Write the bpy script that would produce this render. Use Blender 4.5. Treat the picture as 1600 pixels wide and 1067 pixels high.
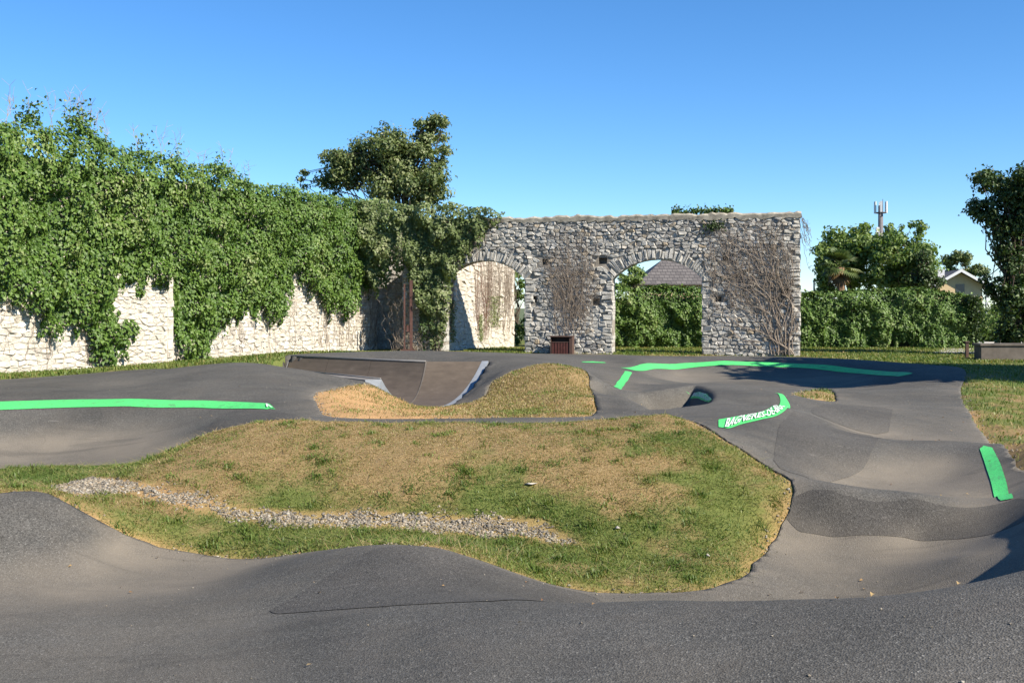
import bpy, math, random
import numpy as np
from mathutils import Vector

for o in list(bpy.data.objects):
    bpy.data.objects.remove(o, do_unlink=True)
scene = bpy.context.scene
COL = scene.collection
R = math.radians

# ------------------------------------------------------------------ camera
cam_d = bpy.data.cameras.new('camera')
cam = bpy.data.objects.new('camera', cam_d)
COL.objects.link(cam)
scene.camera = cam
cam.location = (0, 0, 1.9)
cam.rotation_euler = (R(90), 0, 0)
cam_d.sensor_width = 36.0
cam_d.lens = 36.0 * 1700 / 1600
cam_d.shift_y = -53.5 / 1600
cam_d.clip_start = 0.05
cam_d.clip_end = 3000

# ------------------------------------------------------------------ light
SUN_AZ, SUN_EL = R(124), R(38)
world = bpy.data.worlds.new('World')
scene.world = world
world.use_nodes = True
wn = world.node_tree.nodes
bg = wn['Background']
sky = wn.new('ShaderNodeTexSky')
sky.sky_type = 'NISHITA'
sky.sun_disc = False
sky.sun_elevation = SUN_EL
sky.sun_rotation = SUN_AZ
sky.altitude = 1500
sky.air_density = 1.0
sky.dust_density = 0.0
sky.ozone_density = 6.0
hs = wn.new('ShaderNodeHueSaturation')
hs.inputs['Saturation'].default_value = 1.16
world.node_tree.links.new(sky.outputs[0], hs.inputs['Color'])
world.node_tree.links.new(hs.outputs[0], bg.inputs[0])
bg.inputs[1].default_value = 0.097
sun_d = bpy.data.lights.new('sun', 'SUN')
sun_d.energy = 5.0
sun_d.angle = R(0.53)
sun_d.color = (1.0, 0.92, 0.79)
sun = bpy.data.objects.new('sun', sun_d)
COL.objects.link(sun)
sdir = Vector((math.sin(SUN_AZ) * math.cos(SUN_EL), math.cos(SUN_AZ) * math.cos(SUN_EL), math.sin(SUN_EL)))
sun.rotation_euler = sdir.to_track_quat('Z', 'Y').to_euler()
sun.location = (30, -20, 40)
scene.view_settings.view_transform = 'Standard'
scene.view_settings.look = 'None'
scene.view_settings.gamma = 1
scene.view_settings.use_curve_mapping = False
scene.view_settings.exposure = 0.98
scene.cycles.max_bounces = 5
scene.cycles.transparent_max_bounces = 4
scene.cycles.caustics_reflective = False
scene.cycles.caustics_refractive = False

# ------------------------------------------------------------------ helpers
rng = np.random.default_rng(7)
random.seed(7)

def tag(o, label=None, cat=None, group=None, kind=None):
    if label: o['label'] = label
    if cat: o['category'] = cat
    if group: o['group'] = group
    if kind: o['kind'] = kind
    return o

def empty(name, loc=(0, 0, 0)):
    o = bpy.data.objects.new(name, None)
    COL.objects.link(o)
    o.location = loc
    o.empty_display_size = 0.1
    return o

def link(name, me, mat=None, parent=None):
    o = bpy.data.objects.new(name, me)
    COL.objects.link(o)
    if mat is not None and not me.materials:
        me.materials.append(mat)
    if parent is not None:
        o.parent = parent
        o.matrix_parent_inverse = Vector((0, 0, 0)) and o.matrix_parent_inverse
        o.location = -parent.location if parent.type == 'EMPTY' and parent.parent is None else (0, 0, 0)
    return o

def np_mesh(name, V, T, smooth=False, attrs=None):
    """numpy vertices (N,3) and faces (M,k), k fixed"""
    V = np.asarray(V, dtype=np.float32)
    T = np.asarray(T, dtype=np.int32)
    me = bpy.data.meshes.new(name)
    k = T.shape[1]
    me.vertices.add(len(V))
    me.vertices.foreach_set('co', V.ravel())
    me.loops.add(T.size)
    me.loops.foreach_set('vertex_index', T.ravel())
    me.polygons.add(len(T))
    me.polygons.foreach_set('loop_start', np.arange(0, T.size, k, dtype=np.int32))
    me.polygons.foreach_set('loop_total', np.full(len(T), k, dtype=np.int32))
    if smooth:
        me.polygons.foreach_set('use_smooth', np.ones(len(T), dtype=bool))
    for nm, arr in (attrs or {}).items():
        a = me.attributes.new(nm, 'FLOAT', 'POINT')
        a.data.foreach_set('value', np.asarray(arr, dtype=np.float32))
    me.update(calc_edges=True)
    me.validate()
    return me

def py_mesh(name, V, Fs, smooth=False):
    me = bpy.data.meshes.new(name)
    me.from_pydata([tuple(v) for v in V], [], [tuple(f) for f in Fs])
    if smooth:
        me.polygons.foreach_set('use_smooth', [True] * len(me.polygons))
    me.update()
    return me

class MB:
    """collects boxes, prisms and tubes into one mesh"""
    def __init__(self): self.V = []; self.F = []
    def add(self, V, Fs):
        n = len(self.V)
        self.V += [tuple(v) for v in V]
        self.F += [tuple(i + n for i in f) for f in Fs]
        return self
    def box(self, x0, x1, y0, y1, z0, z1):
        V = [(x, y, z) for x in (x0, x1) for y in (y0, y1) for z in (z0, z1)]
        return self.add(V, [(0, 1, 3, 2), (4, 6, 7, 5), (0, 4, 5, 1), (2, 3, 7, 6), (0, 2, 6, 4), (1, 5, 7, 3)])
    def obox(self, c, ax, half):
        """box about c with axis directions ax (3 vectors) and half sizes"""
        c = Vector(c); ax = [Vector(a).normalized() for a in ax]
        V = [c + ax[0] * sx * half[0] + ax[1] * sy * half[1] + ax[2] * sz * half[2]
             for sx in (-1, 1) for sy in (-1, 1) for sz in (-1, 1)]
        return self.add(V, [(0, 1, 3, 2), (4, 6, 7, 5), (0, 4, 5, 1), (2, 3, 7, 6), (0, 2, 6, 4), (1, 5, 7, 3)])
    def tube(self, pts, rad, n=6, cap=True):
        pts = [Vector(p) for p in pts]
        if not hasattr(rad, '__len__'): rad = [rad] * len(pts)
        V = []; Fs = []
        for i, p in enumerate(pts):
            t = (pts[min(i + 1, len(pts) - 1)] - pts[max(i - 1, 0)]).normalized()
            a = t.cross(Vector((0.31, 0.2, 1)) if abs(t.z) < .9 else Vector((1, 0.1, 0))).normalized()
            b = t.cross(a)
            for k in range(n):
                th = 2 * math.pi * k / n
                V.append(p + (a * math.cos(th) + b * math.sin(th)) * rad[i])
        for i in range(len(pts) - 1):
            for k in range(n):
                k2 = (k + 1) % n
                Fs.append((i * n + k, i * n + k2, (i + 1) * n + k2, (i + 1) * n + k))
        if cap:
            Fs.append(tuple(range(n - 1, -1, -1)))
            Fs.append(tuple(range((len(pts) - 1) * n, len(pts) * n)))
        return self.add(V, Fs)
    def build(self, name, mat, parent=None, smooth=False):
        return link(name, py_mesh(name, self.V, self.F, smooth), mat, parent)

# value noise, 2-D, vectorised
_perm = np.random.default_rng(3).random((256, 256))
def vnoise(x, y):
    x = np.asarray(x, float); y = np.asarray(y, float)
    xi = np.floor(x).astype(int); yi = np.floor(y).astype(int)
    fx = x - xi; fy = y - yi
    fx = fx * fx * (3 - 2 * fx); fy = fy * fy * (3 - 2 * fy)
    g = lambda a, b: _perm[a % 256, b % 256]
    return (g(xi, yi) * (1 - fx) + g(xi + 1, yi) * fx) * (1 - fy) + (g(xi, yi + 1) * (1 - fx) + g(xi + 1, yi + 1) * fx) * fy
def fbm(x, y, oct=3):
    s = 0; a = 1; t = 0
    for i in range(oct):
        s = s + a * vnoise(np.asarray(x) * 2 ** i + 17.3 * i, np.asarray(y) * 2 ** i + 5.1 * i); t += a; a *= .5
    return s / t

# ------------------------------------------------------------------ materials
class NT:
    def __init__(self, name, rough=0.8, spec=0.3):
        self.m = bpy.data.materials.new(name)
        self.m.use_nodes = True
        self.t = self.m.node_tree
        self.b = self.t.nodes['Principled BSDF']
        self.b.inputs['Roughness'].default_value = rough
        self.b.inputs['Specular IOR Level'].default_value = spec
        self.pos = self.t.nodes.new('ShaderNodeNewGeometry')
    def L(self, a, b): self.t.links.new(a, b)
    def set(self, sock, v):
        if isinstance(v, (int, float)): sock.default_value = v
        elif isinstance(v, tuple): sock.default_value = (*v, 1) if len(v) == 3 and sock.type == 'RGBA' else v
        else: self.L(v, sock)
    def noise(self, scale, detail=3, rough=.55, vec=None, dist=0):
        n = self.t.nodes.new('ShaderNodeTexNoise')
        n.inputs['Scale'].default_value = scale; n.inputs['Detail'].default_value = detail
        n.inputs['Roughness'].default_value = rough; n.inputs['Distortion'].default_value = dist
        self.L(vec or self.pos.outputs['Position'], n.inputs['Vector'])
        return n.outputs['Fac']
    def voro(self, scale, feature='F1', out='Distance', vec=None):
        n = self.t.nodes.new('ShaderNodeTexVoronoi'); n.feature = feature
        n.inputs['Scale'].default_value = scale
        self.L(vec or self.pos.outputs['Position'], n.inputs['Vector'])
        return n.outputs[out]
    def scaled(self, sx, sy, sz):
        n = self.t.nodes.new('ShaderNodeMapping')
        n.inputs['Scale'].default_value = (sx, sy, sz)
        self.L(self.pos.outputs['Position'], n.inputs['Vector'])
        return n.outputs[0]
    def ramp(self, fac, stops):
        n = self.t.nodes.new('ShaderNodeValToRGB')
        e = n.color_ramp.elements
        while len(e) < len(stops): e.new(.5)
        for i, (p, c) in enumerate(stops):
            e[i].position = p
            e[i].color = (*c, 1) if isinstance(c, tuple) else (c, c, c, 1)
        self.L(fac, n.inputs[0])
        return n.outputs[0]
    def mix(self, fac, a, b, mode='MIX'):
        n = self.t.nodes.new('ShaderNodeMix'); n.data_type = 'RGBA'; n.blend_type = mode
        self.set(n.inputs[0], fac); self.set(n.inputs[6], a); self.set(n.inputs[7], b)
        return n.outputs[2]
    def math(self, op, a, b=0.0, clamp=False):
        n = self.t.nodes.new('ShaderNodeMath'); n.operation = op; n.use_clamp = clamp
        self.set(n.inputs[0], a); self.set(n.inputs[1], b)
        return n.outputs[0]
    def attr(self, name):
        n = self.t.nodes.new('ShaderNodeAttribute'); n.attribute_name = name
        return n.outputs['Fac']
    def island(self): return self.pos.outputs['Random Per Island']
    def bump(self, h, strength=.4, dist=.01):
        n = self.t.nodes.new('ShaderNodeBump')
        n.inputs['Strength'].default_value = strength; n.inputs['Distance'].default_value = dist
        self.L(h, n.inputs['Height']); self.L(n.outputs[0], self.b.inputs['Normal'])
    def color(self, c): self.set(self.b.inputs['Base Color'], c)

def asphalt_mat(name, tone, dusty, tint=(1.13, 1.08, .97)):
    t = NT(name, .88, .2)
    cell = t.voro(110, 'F1', 'Color')
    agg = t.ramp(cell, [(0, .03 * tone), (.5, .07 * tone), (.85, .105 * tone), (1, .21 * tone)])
    big = t.noise(.55, 4, .6)
    c = t.mix(1.0, agg, t.ramp(big, [(.3, .78), (.7, 1.22)]), 'MULTIPLY')
    c = t.mix(1.0, c, tint, 'MULTIPLY')
    stain = t.ramp(t.noise(2.3, 5, .65), [(.42, 0.0), (.72, .8)])
    d = t.math('MULTIPLY', t.attr('dust'), dusty)
    d = t.math('MULTIPLY', d, t.ramp(t.noise(1.6, 4, .6), [(.25, .45), (.7, 1.0)]))
    c = t.mix(t.math('MULTIPLY', stain, .35 * dusty), c, (.17, .145, .115))
    c = t.mix(d, c, (.21, .18, .14))
    scuff = t.ramp(t.noise(3.1, 6, .75, t.scaled(1.0, 2.2, 1.0)), [(.64, 0.0), (.72, .5)])
    c = t.mix(scuff, c, (.24, .22, .2))
    wv = t.t.nodes.new('ShaderNodeVectorMath'); wv.operation = 'ADD'
    nz = t.t.nodes.new('ShaderNodeTexNoise'); nz.inputs['Scale'].default_value = 1.7; nz.inputs['Detail'].default_value = 5
    t.L(t.pos.outputs['Position'], nz.inputs['Vector']); t.L(t.pos.outputs['Position'], wv.inputs[0]); t.L(nz.outputs['Color'], wv.inputs[1])
    crack = t.ramp(t.voro(.33, 'DISTANCE_TO_EDGE', 'Distance', wv.outputs[0]), [(.0, 1.0), (.006, 0.0)])
    crack = t.math('MULTIPLY', crack, t.ramp(t.noise(.4, 2), [(.62, 0.0), (.7, .45)]))
    c = t.mix(crack, c, (.016, .014, .012))
    tyre = t.ramp(t.noise(1.1, 5, .6, t.scaled(.35, 3.2, 1.0), 1.2), [(.56, 0.0), (.68, .3)])
    c = t.mix(tyre, c, (.04, .037, .034))
    t.color(c)
    t.bump(t.math('ADD', t.voro(110), t.math('MULTIPLY', t.noise(35, 3), .6)), .6, .007)
    return t.m

def paint_mat(name, col):
    t = NT(name, .6, .4)
    wear = t.ramp(t.noise(5, 8, .8), [(.33, .25), (.47, 1.0)])
    fleck = t.ramp(t.voro(120, 'F1', 'Color'), [(.0, .62), (.5, .95), (1, 1.1)])
    c = t.mix(1.0, col, fleck, 'MULTIPLY')
    chip = t.ramp(t.voro(85, 'F1', 'Color'), [(.10, .25), (.2, 1.0)])
    t.color(t.mix(t.math('MULTIPLY', wear, chip), (.09, .10, .085), c))
    t.bump(t.voro(110), .3, .004)
    return t.m

def leaf_mat(name, cols, trans=.3):
    t = NT(name, .5, .35)
    c = t.ramp(t.attr('rnd'), [(i / (len(cols) - 1), k) for i, k in enumerate(cols)])
    t.color(c)
    tr = t.t.nodes.new('ShaderNodeBsdfTranslucent')
    t.L(t.mix(1.0, c, (1.3, 1.35, .6), 'MULTIPLY'), tr.inputs['Color'])
    ms = t.t.nodes.new('ShaderNodeMixShader')
    ms.inputs[0].default_value = trans
    t.L(t.b.outputs[0], ms.inputs[1]); t.L(tr.outputs[0], ms.inputs[2])
    t.L(ms.outputs[0], t.t.nodes['Material Output'].inputs[0])
    return t.m

def plain_mat(name, col, rough=.7, var=.25, scale=6, spec=.3, metal=0.0):
    t = NT(name, rough, spec)
    t.b.inputs['Metallic'].default_value = metal
    t.color(t.mix(1.0, col, t.ramp(t.noise(scale, 5, .65), [(.25, 1 - var), (.75, 1 + var)]), 'MULTIPLY'))
    t.bump(t.noise(scale * 6, 3), .15, .004)
    return t.m
CTRL = [
    (-2.726, 5.792, -0.1), (-1.261, 5.358, 0.05), (0, 4.634, 0.3), (1.022, 4.344, 0.4), (1.908, 4.055, 0.5), (-6, 3, -0.05),
    (-2, 2.2, 0.1), (0.5, 2, 0.35), (3, 2.2, 0.5), (6, 3.5, 0.75), (8, 2, 0.7), (-9, 5, 0),
    (0, -2, 0.3), (-6, -2, 0), (7, -2, 0.6), (-1.618, 7.054, -0.1), (-0.701, 6.617, 0.09), (0, 6.51, 0.15),
    (0.861, 6.101, 0.26), (1.53, 5.779, 0.35), (2.053, 5.539, 0.45), (2.576, 5.473, 0.58), (2.981, 5.279, 0.72), (1, 7.3, -0.3),
    (2, 7, -0.4), (3, 6.9, -0.38), (3.5, 7.2, -0.25), (3.4, 5.9, 0.74), (4.3, 6.8, 0.82), (4.85, 8, 0.78),
    (5.35, 9.5, 0.62), (3.95, 8.4, -0.24), (4.3, 9.4, -0.18), (6.6, 7.5, 0.8), (5.9, 11, 0.4), (7.5, 10, 0.7),
    (3.913, 9.503, -0.28), (1.224, 8.67, -0.4), (-4, 8.5, -0.2), (-2.681, 7.596, -0.2), (-3.123, 6.637, -0.13), (-3.385, 9.59, -0.3),
    (-2.466, 8.384, -0.27), (-0.814, 7.69, 0), (-4.266, 9.8, 0.24), (-4.424, 9.4, 0.23), (-3.994, 9.7, 0.16), (-1.369, 8.95, -0.074),
    (-0.926, 8.75, -0.01), (-0.611, 8.65, -0.008), (-0.305, 8.65, -0.095), (0, 8.65, -0.201), (0.307, 8.7, -0.311), (-1.956, 9.5, -0.268),
    (-3.068, 9.842, -0.3), (-2.473, 9.776, -0.36), (0.672, 8.787, -0.4), (1.3, 8.843, -0.42), (1.897, 9.215, -0.42), (2.3, 10.026, -0.4),
    (2.671, 10.809, -0.3), (-5.524, 12.196, -0.08), (-4.427, 10.6, 0.079), (-4.216, 11.2, 0.075), (-3.559, 11, -0.009), (-2.958, 10.7, -0.114),
    (-2.369, 10.6, -0.17), (-1.746, 10.6, -0.189), (-0.988, 10.5, -0.212), (-0.306, 10.4, -0.26), (0.245, 10.4, -0.253), (0.618, 10, -0.318),
    (1.141, 9.7, -0.382), (-3.412, 11.6, 0.194), (-2.571, 11.5, 0.175), (-1.001, 11.35, 0.164), (0.332, 11.3, 0.139), (1.294, 11, 0.024),
    (1.888, 10.7, -0.114), (-2.973, 13.3, 0.476), (-3.594, 13, 0.371), (-1.956, 13.3, 0.445), (-0.788, 13.4, 0.434), (0.394, 13.4, 0.434),
    (1.182, 13.4, 0.489), (1.971, 13.4, 0.552), (2.332, 13, 0.447), (2.605, 12.3, 0.287), (2.835, 11.9, 0.136), (2.958, 11.3, 0.039),
    (-4.359, 13, 0.026), (-4.521, 12.2, 0.048), (-2.541, 14.4, 0.401), (-0.859, 14.6, 0.388), (0.429, 14.6, 0.388), (-3.091, 14.2, 0.438),
    (-5.654, 12.014, -0.1), (-6.308, 13.404, -0.15), (-5.847, 14.201, -0.18), (-6.424, 15.6, -0.165), (-7.153, 15.2, -0.201), (-4.412, 15, 0.047),
    (-6.629, 16.1, 0.006), (-5.209, 16.1, 0.101), (-5.824, 16.5, 0.153), (-6, 17, 0.34), (-6.141, 17.4, 0.426), (-6.353, 18, 0.471),
    (-4.645, 16.8, 0.348), (-4.755, 17.2, 0.423), (-7.812, 16.6, 0.299), (-8.047, 17.1, 0.401), (-8.282, 17.6, 0.451), (-7.576, 16.1, 0.101),
    (-3.554, 15.9, 0.385), (-3.64, 16.5, 0.434), (-3.744, 17.2, 0.463), (-3.829, 15.5, 0.332), (-4.23, 15.3, 0.244), (-6.988, 19.8, 0.502),
    (-9.647, 20.5, 0.429), (-7.059, 24, 0.488), (-4.871, 23, 0.547), (-3.388, 18, 0.502), (-2.814, 20.8, 0.505), (-3.027, 16.6, 0.455),
    (-9.276, 16.6, 0.338), (-10.338, 18.5, 0.485), (-8.382, 15, -0.041), (-10.667, 22.667, 0.38), (-9.125, 23.865, 0.44), (-8.417, 24.459, 0.49),
    (-13.8, 28.4, 0.1), (-11, 34, 0.1), (-8.4, 40.5, 0.12), (-6.4, 46, 0.05), (-15.8, 23.8, 0.12), (-9, 29, 0.2),
    (-20, 10, 0), (-13, 12.5, -0.1), (-17, 17, 0.2), (-24, 20, 0), (-24, 35, 0), (-12, 46, 0),
    (-6.5, 34, 0.3), (-4.5, 42, 0.06), (-2, 41, 0.12), (-2.774, 20.5, 0.477), (-2.179, 19.5, 0.179), (-1.544, 17.5, 0.14),
    (-2.682, 15.2, 0.38), (-2.118, 15, 0.356), (-1.506, 16, 0.291), (-1.294, 20, 0.018), (0, 18.5, 0.355), (0.724, 20.5, 0.803),
    (1.353, 20, 0.759), (-0.588, 20, 0.465), (-0.918, 19.5, 0.156), (1.193, 15.6, 0.34), (0, 15.4, 0.351), (1.235, 17.5, 0.459),
    (-0.574, 24.4, 0.666), (-0.132, 22.5, 0.629), (-0.494, 24, 0.545), (-0.691, 22.6, 0.265), (-1.156, 20.9, -0.03), (0.706, 24, 0.686),
    (-2.541, 27, 0.693), (-4.588, 30, 0.647), (-1.941, 33, 0.561), (1.459, 31, 0.514), (1.788, 38, 0.257), (3.494, 33, 0.405),
    (2.1, 25.5, 0.43), (1.949, 26.5, 0.481), (1.523, 16.7, 0.318), (-5.439, 26.8, 0.702), (-5.05, 23.3, 0.515), (-4.4, 22.45, 0.515),
    (-3.7, 21.6, 0.515), (-3, 20.72, 0.51), (-5.4, 23.9, 0.515), (-3.5, 22.6, -0.2), (-4.4, 24, -0.2), (-2.2, 22, -0.15),
    (-2.7, 23.3, 0.1), (1.634, 19.155, 0.3), (2.361, 20.068, 0.33), (2.789, 20.175, 0.375), (3.136, 20.345, 0.41), (3.472, 20.568, 0.43),
    (3.547, 20.097, 0.44), (3.55, 19.467, 0.44), (3.506, 18.803, 0.44), (3.391, 17.986, 0.44), (3.192, 17.116, 0.43), (3.069, 16.829, 0.42),
    (2.941, 16.664, 0.41), (2.405, 16.354, 0.38), (1.913, 16.261, 0.36), (1.436, 16.27, 0.34), (2.019, 15.6, 0.34), (2.742, 15.8, 0.385),
    (4.244, 19.5, 0.409), (3.8, 17, 0.35), (4.141, 22, 0.373), (5.806, 21, 0.195), (6, 20, 0.182), (4.941, 24, 0.178),
    (5.529, 23.5, 0.158), (4.007, 26.2, 0.081), (4.236, 27.7, 0.14), (4.328, 28.3, 0.235), (4.397, 28.75, 0.353), (4.451, 29.1, 0.454),
    (4.527, 29.6, 0.498), (5.086, 26.2, 0.081), (5.377, 27.7, 0.14), (5.494, 28.3, 0.235), (5.581, 28.75, 0.353), (5.649, 29.1, 0.454),
    (5.746, 29.6, 0.498), (6.165, 26.2, 0.081), (6.518, 27.7, 0.14), (6.659, 28.3, 0.235), (6.765, 28.75, 0.353), (6.847, 29.1, 0.454),
    (6.965, 29.6, 0.498), (7.647, 26, -0.027), (8.029, 27.3, 0.101), (8.176, 27.8, 0.216), (8.279, 28.15, 0.327), (8.382, 28.5, 0.433),
    (8.5, 28.9, 0.489), (8.461, 24.8, 0.12), (8.794, 26, 0.187), (9.197, 26.5, 0.279), (9.494, 26.9, 0.349), (9.796, 27.3, 0.407),
    (9.072, 25.2, 0.269), (9.449, 25.7, 0.358), (9.901, 26.3, 0.415), (2.785, 26.3, 0.399), (3.32, 27.8, 0.42), (3.401, 28.2, 0.473),
    (3.545, 28.7, 0.516), (2.8, 28, 0.434), (3.45, 25.5, 0.22), (2.774, 23, 0.276), (3.52, 27.2, 0.252), (2.612, 24, 0.347),
    (1.93, 20.5, 0.33), (2.02, 21.5, 0.35), (2.16, 23, 0.37), (2.35, 25, 0.395), (2.33, 20.9, 0.36), (2.44, 21.8, 0.36),
    (2.57, 23, 0.335), (2.74, 24.5, 0.33), (1.57, 20.5, 0.46), (1.68, 22, 0.45), (1.84, 24, 0.46), (1.52, 19, 0.42),
    (6, 34, 0.22), (4, 38, 0.1), (7, 40.5, 0.03), (11, 40, 0.02), (11, 34, 0.12), (0.5, 43.5, 0.05),
    (11, 42, 0), (2, 47, 0), (0, 52, 0), (12, 47, 0), (22, 44, 0), (15, 36, 0.03),
    (22, 25, 0.05), (12, 14, 0.15), (20, 12, 0.1), (30, 35, 0), (30, 60, 0), (0, 62, 0),
    (-20, 62, 0), (15, 60, 0), (2.657, 13.9, 0.363), (2.772, 14.5, 0.399), (3.308, 14.8, 0.394), (4.047, 16, 0.422),
    (4.405, 18, 0.46), (3.997, 15.1, 0.301), (4.345, 16.6, 0.338), (3.106, 13.2, 0.269), (2.991, 12.4, 0.149), (4.118, 14, 0.171),
    (5.196, 15.1, 0.079), (5.824, 15, 0.065), (6.398, 14.9, 0.051), (4.906, 13.9, -0.03), (5.601, 13.8, -0.032), (3.265, 11.1, 0.02),
    (4.076, 11, -0.009), (4.873, 10.9, -0.056), (6.119, 14, 0.105), (6.39, 14.2, 0.129), (5.299, 11.7, -0.151), (6.594, 19, 0.112),
    (7.824, 19, 0.112), (6.576, 17.2, 0.038), (7.941, 22.5, 0.179), (9.559, 25, 0.282), (6.131, 19.3, 0.174), (11.2, 28, 0.335),
    (10.024, 24, 0.206), (11.765, 25, 0.135), (8.941, 19, 0), (6.824, 14.5, -0.019), (13.676, 31, 0.168), (3.168, 10.77, -0.33),
    (4, 10.625, -0.35), (4.613, 10.318, -0.2), (4.275, 13.215, -0.16), (5.286, 13.215, -0.16), (5.1, 16, -0.04), (6.3, 16, -0.05),
    (3.7, 12.2, -0.18), (4.8, 12.1, -0.16), (6.6, 13, 0.3),
]
BOWL = [(1.634, 19.155), (2.361, 20.068), (2.789, 20.175), (3.136, 20.345), (3.472, 20.568), (3.547, 20.097), (3.55, 19.467), (3.506, 18.803), (3.391, 17.986), (3.192, 17.116), (3.069, 16.829), (2.941, 16.664), (2.405, 16.354), (1.913, 16.261), (1.436, 16.27)]
G_MOUND = [(-8.269, 12.78), (-6.631, 13.42), (-6.616, 14.06), (-5.938, 14.42), (-4.446, 13.26), (-4.16, 13.6), (-3.719, 13.45), (-3.36, 13.6), (-2.982, 13.7), (-2.265, 13.75), (-1.618, 13.75), (-0.809, 13.75), (0.0, 13.75), (0.809, 13.75), (1.294, 13.75), (1.692, 13.7), (2.007, 13.65), (2.215, 13.45), (2.35, 13.1), (2.561, 12.44), (2.819, 11.98), (2.984, 11.4), (2.83, 11.06), (2.673, 10.82), (2.312, 10.08), (1.974, 9.32), (1.77, 9.12), (1.528, 8.96), (1.3, 8.84), (0.981, 8.78), (0.671, 8.78), (0.307, 8.7), (0.0, 8.66), (-0.306, 8.66), (-0.616, 8.72), (-0.93, 8.78), (-1.462, 9.56), (-1.96, 9.52), (-2.474, 9.78), (-2.778, 9.84), (-3.074, 9.86), (-3.349, 9.9), (-3.589, 9.84), (-3.805, 9.8), (-4.011, 9.74), (-4.309, 9.9), (-4.518, 9.6), (-4.755, 9.4), (-6.018, 9.3)]
G_KNOLL = [(-3.354, 18.1), (-3.113, 19.6), (-2.763, 20.6), (-2.278, 20.6), (-1.791, 20.3), (-1.326, 20.5), (-0.782, 18.98), (-0.399, 19.4), (-0.196, 22.18), (-0.064, 21.6), (0.254, 21.6), (0.762, 21.6), (1.316, 21.3), (1.383, 19.92), (1.409, 19.16), (1.256, 15.82), (0.9, 15.3), (0.0, 15.2), (-1.341, 15.2), (-2.132, 15.1), (-2.594, 15.1), (-2.91, 16.22)]
G_ISLAND = [(5.307, 20.98), (6.109, 22.48), (7.018, 23.86), (5.802, 19.34), (5.318, 18.64), (4.925, 18.2)]
OUTER = [(-30.0, -3.0), (30.0, -3.0), (14.0, 2.0), (9.5, 6.0), (8.2, 9.5), (6.224, 11.5), (5.76, 12.24), (6.109, 13.4), (6.985, 15.94), (7.509, 17.68), (8.552, 20.68), (9.66, 23.46), (10.558, 25.28), (11.869, 28.5), (12.2, 30.5), (11.294, 32.0), (10.444, 33.5), (11.6, 40.0), (11.0, 41.75), (7.6, 42.5), (7.0, 41.6), (4.6, 42.1), (4.1, 43.2), (0.6, 44.0), (-0.3, 42.5), (-3.0, 43.2), (-4.6, 42.5), (-4.376, 31.0), (-5.271, 28.0), (-5.718, 27.0), (-5.174, 23.9), (-7.235, 24.6), (-8.637, 25.1), (-9.406, 24.6), (-10.273, 23.6), (-10.918, 23.2), (-11.433, 22.6), (-13.588, 21.0), (-30.0, 18.0)]
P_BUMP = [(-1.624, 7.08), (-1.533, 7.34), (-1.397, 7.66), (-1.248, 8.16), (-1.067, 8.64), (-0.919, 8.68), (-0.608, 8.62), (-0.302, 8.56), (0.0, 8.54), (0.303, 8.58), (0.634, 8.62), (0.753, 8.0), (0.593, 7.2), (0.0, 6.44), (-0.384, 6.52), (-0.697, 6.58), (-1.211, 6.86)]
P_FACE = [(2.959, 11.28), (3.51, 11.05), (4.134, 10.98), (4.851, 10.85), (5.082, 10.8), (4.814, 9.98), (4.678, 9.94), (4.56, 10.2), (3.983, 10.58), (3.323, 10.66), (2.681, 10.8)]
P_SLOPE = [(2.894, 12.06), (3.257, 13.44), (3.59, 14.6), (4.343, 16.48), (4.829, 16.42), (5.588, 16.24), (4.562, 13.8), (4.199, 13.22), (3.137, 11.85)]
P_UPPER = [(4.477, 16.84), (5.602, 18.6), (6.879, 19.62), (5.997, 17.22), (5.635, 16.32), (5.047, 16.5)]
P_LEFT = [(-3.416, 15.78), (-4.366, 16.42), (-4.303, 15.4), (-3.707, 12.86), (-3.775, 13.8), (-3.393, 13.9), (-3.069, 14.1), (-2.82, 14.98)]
S_LEFT = [[(-8.779, 16.96), (-8.056, 17.12), (-7.557, 17.36), (-6.964, 17.54), (-6.148, 17.42), (-4.761, 17.22), (-3.958, 16.82), (-3.697, 16.54)], [(-8.531, 16.48), (-7.84, 16.66), (-7.374, 16.94), (-6.79, 17.1), (-6.007, 17.02), (-4.877, 16.92), (-4.454, 16.64), (-3.442, 15.9)]]
S_BOWL = [[(2.819, 27.38), (3.398, 28.18), (4.276, 29.08), (5.325, 29.2), (6.514, 29.14), (7.639, 28.86), (8.9, 28.02), (9.494, 26.9), (9.359, 25.62)], [(2.784, 26.0), (3.474, 27.86), (4.232, 28.78), (5.266, 28.88), (6.612, 28.82), (7.555, 28.54), (8.711, 27.68), (9.135, 26.32), (9.107, 25.34)]]
S_SIDE = [[(2.722, 26.0), (2.233, 22.6), (1.967, 20.9), (1.809, 20.1)], [(2.823, 25.8), (2.345, 22.4), (2.092, 20.8), (1.941, 20.0)]]
S_OUT = [[(2.751, 14.5), (3.051, 14.82), (3.416, 15.28), (3.769, 15.82), (4.249, 17.24), (4.359, 17.6), (4.432, 18.2), (4.499, 18.7)], [(2.527, 13.3), (2.928, 14.22), (3.354, 14.62), (3.735, 15.3), (4.07, 15.98), (4.442, 17.32), (4.456, 17.7), (4.576, 18.7)]]
S_IN = [[(3.143, 20.24), (3.333, 20.38), (3.439, 20.16), (3.448, 19.22), (3.318, 18.08), (3.204, 17.4)], [(3.14, 20.22), (3.34, 20.28), (3.38, 19.68), (3.366, 19.2), (3.337, 18.72), (3.287, 18.26)]]
S_RIGHT = [[(6.081, 14.2), (5.8, 13.36), (5.491, 12.48), (4.897, 10.94)], [(6.132, 13.9), (5.862, 13.06), (5.547, 12.2), (4.962, 10.76)]]
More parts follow.
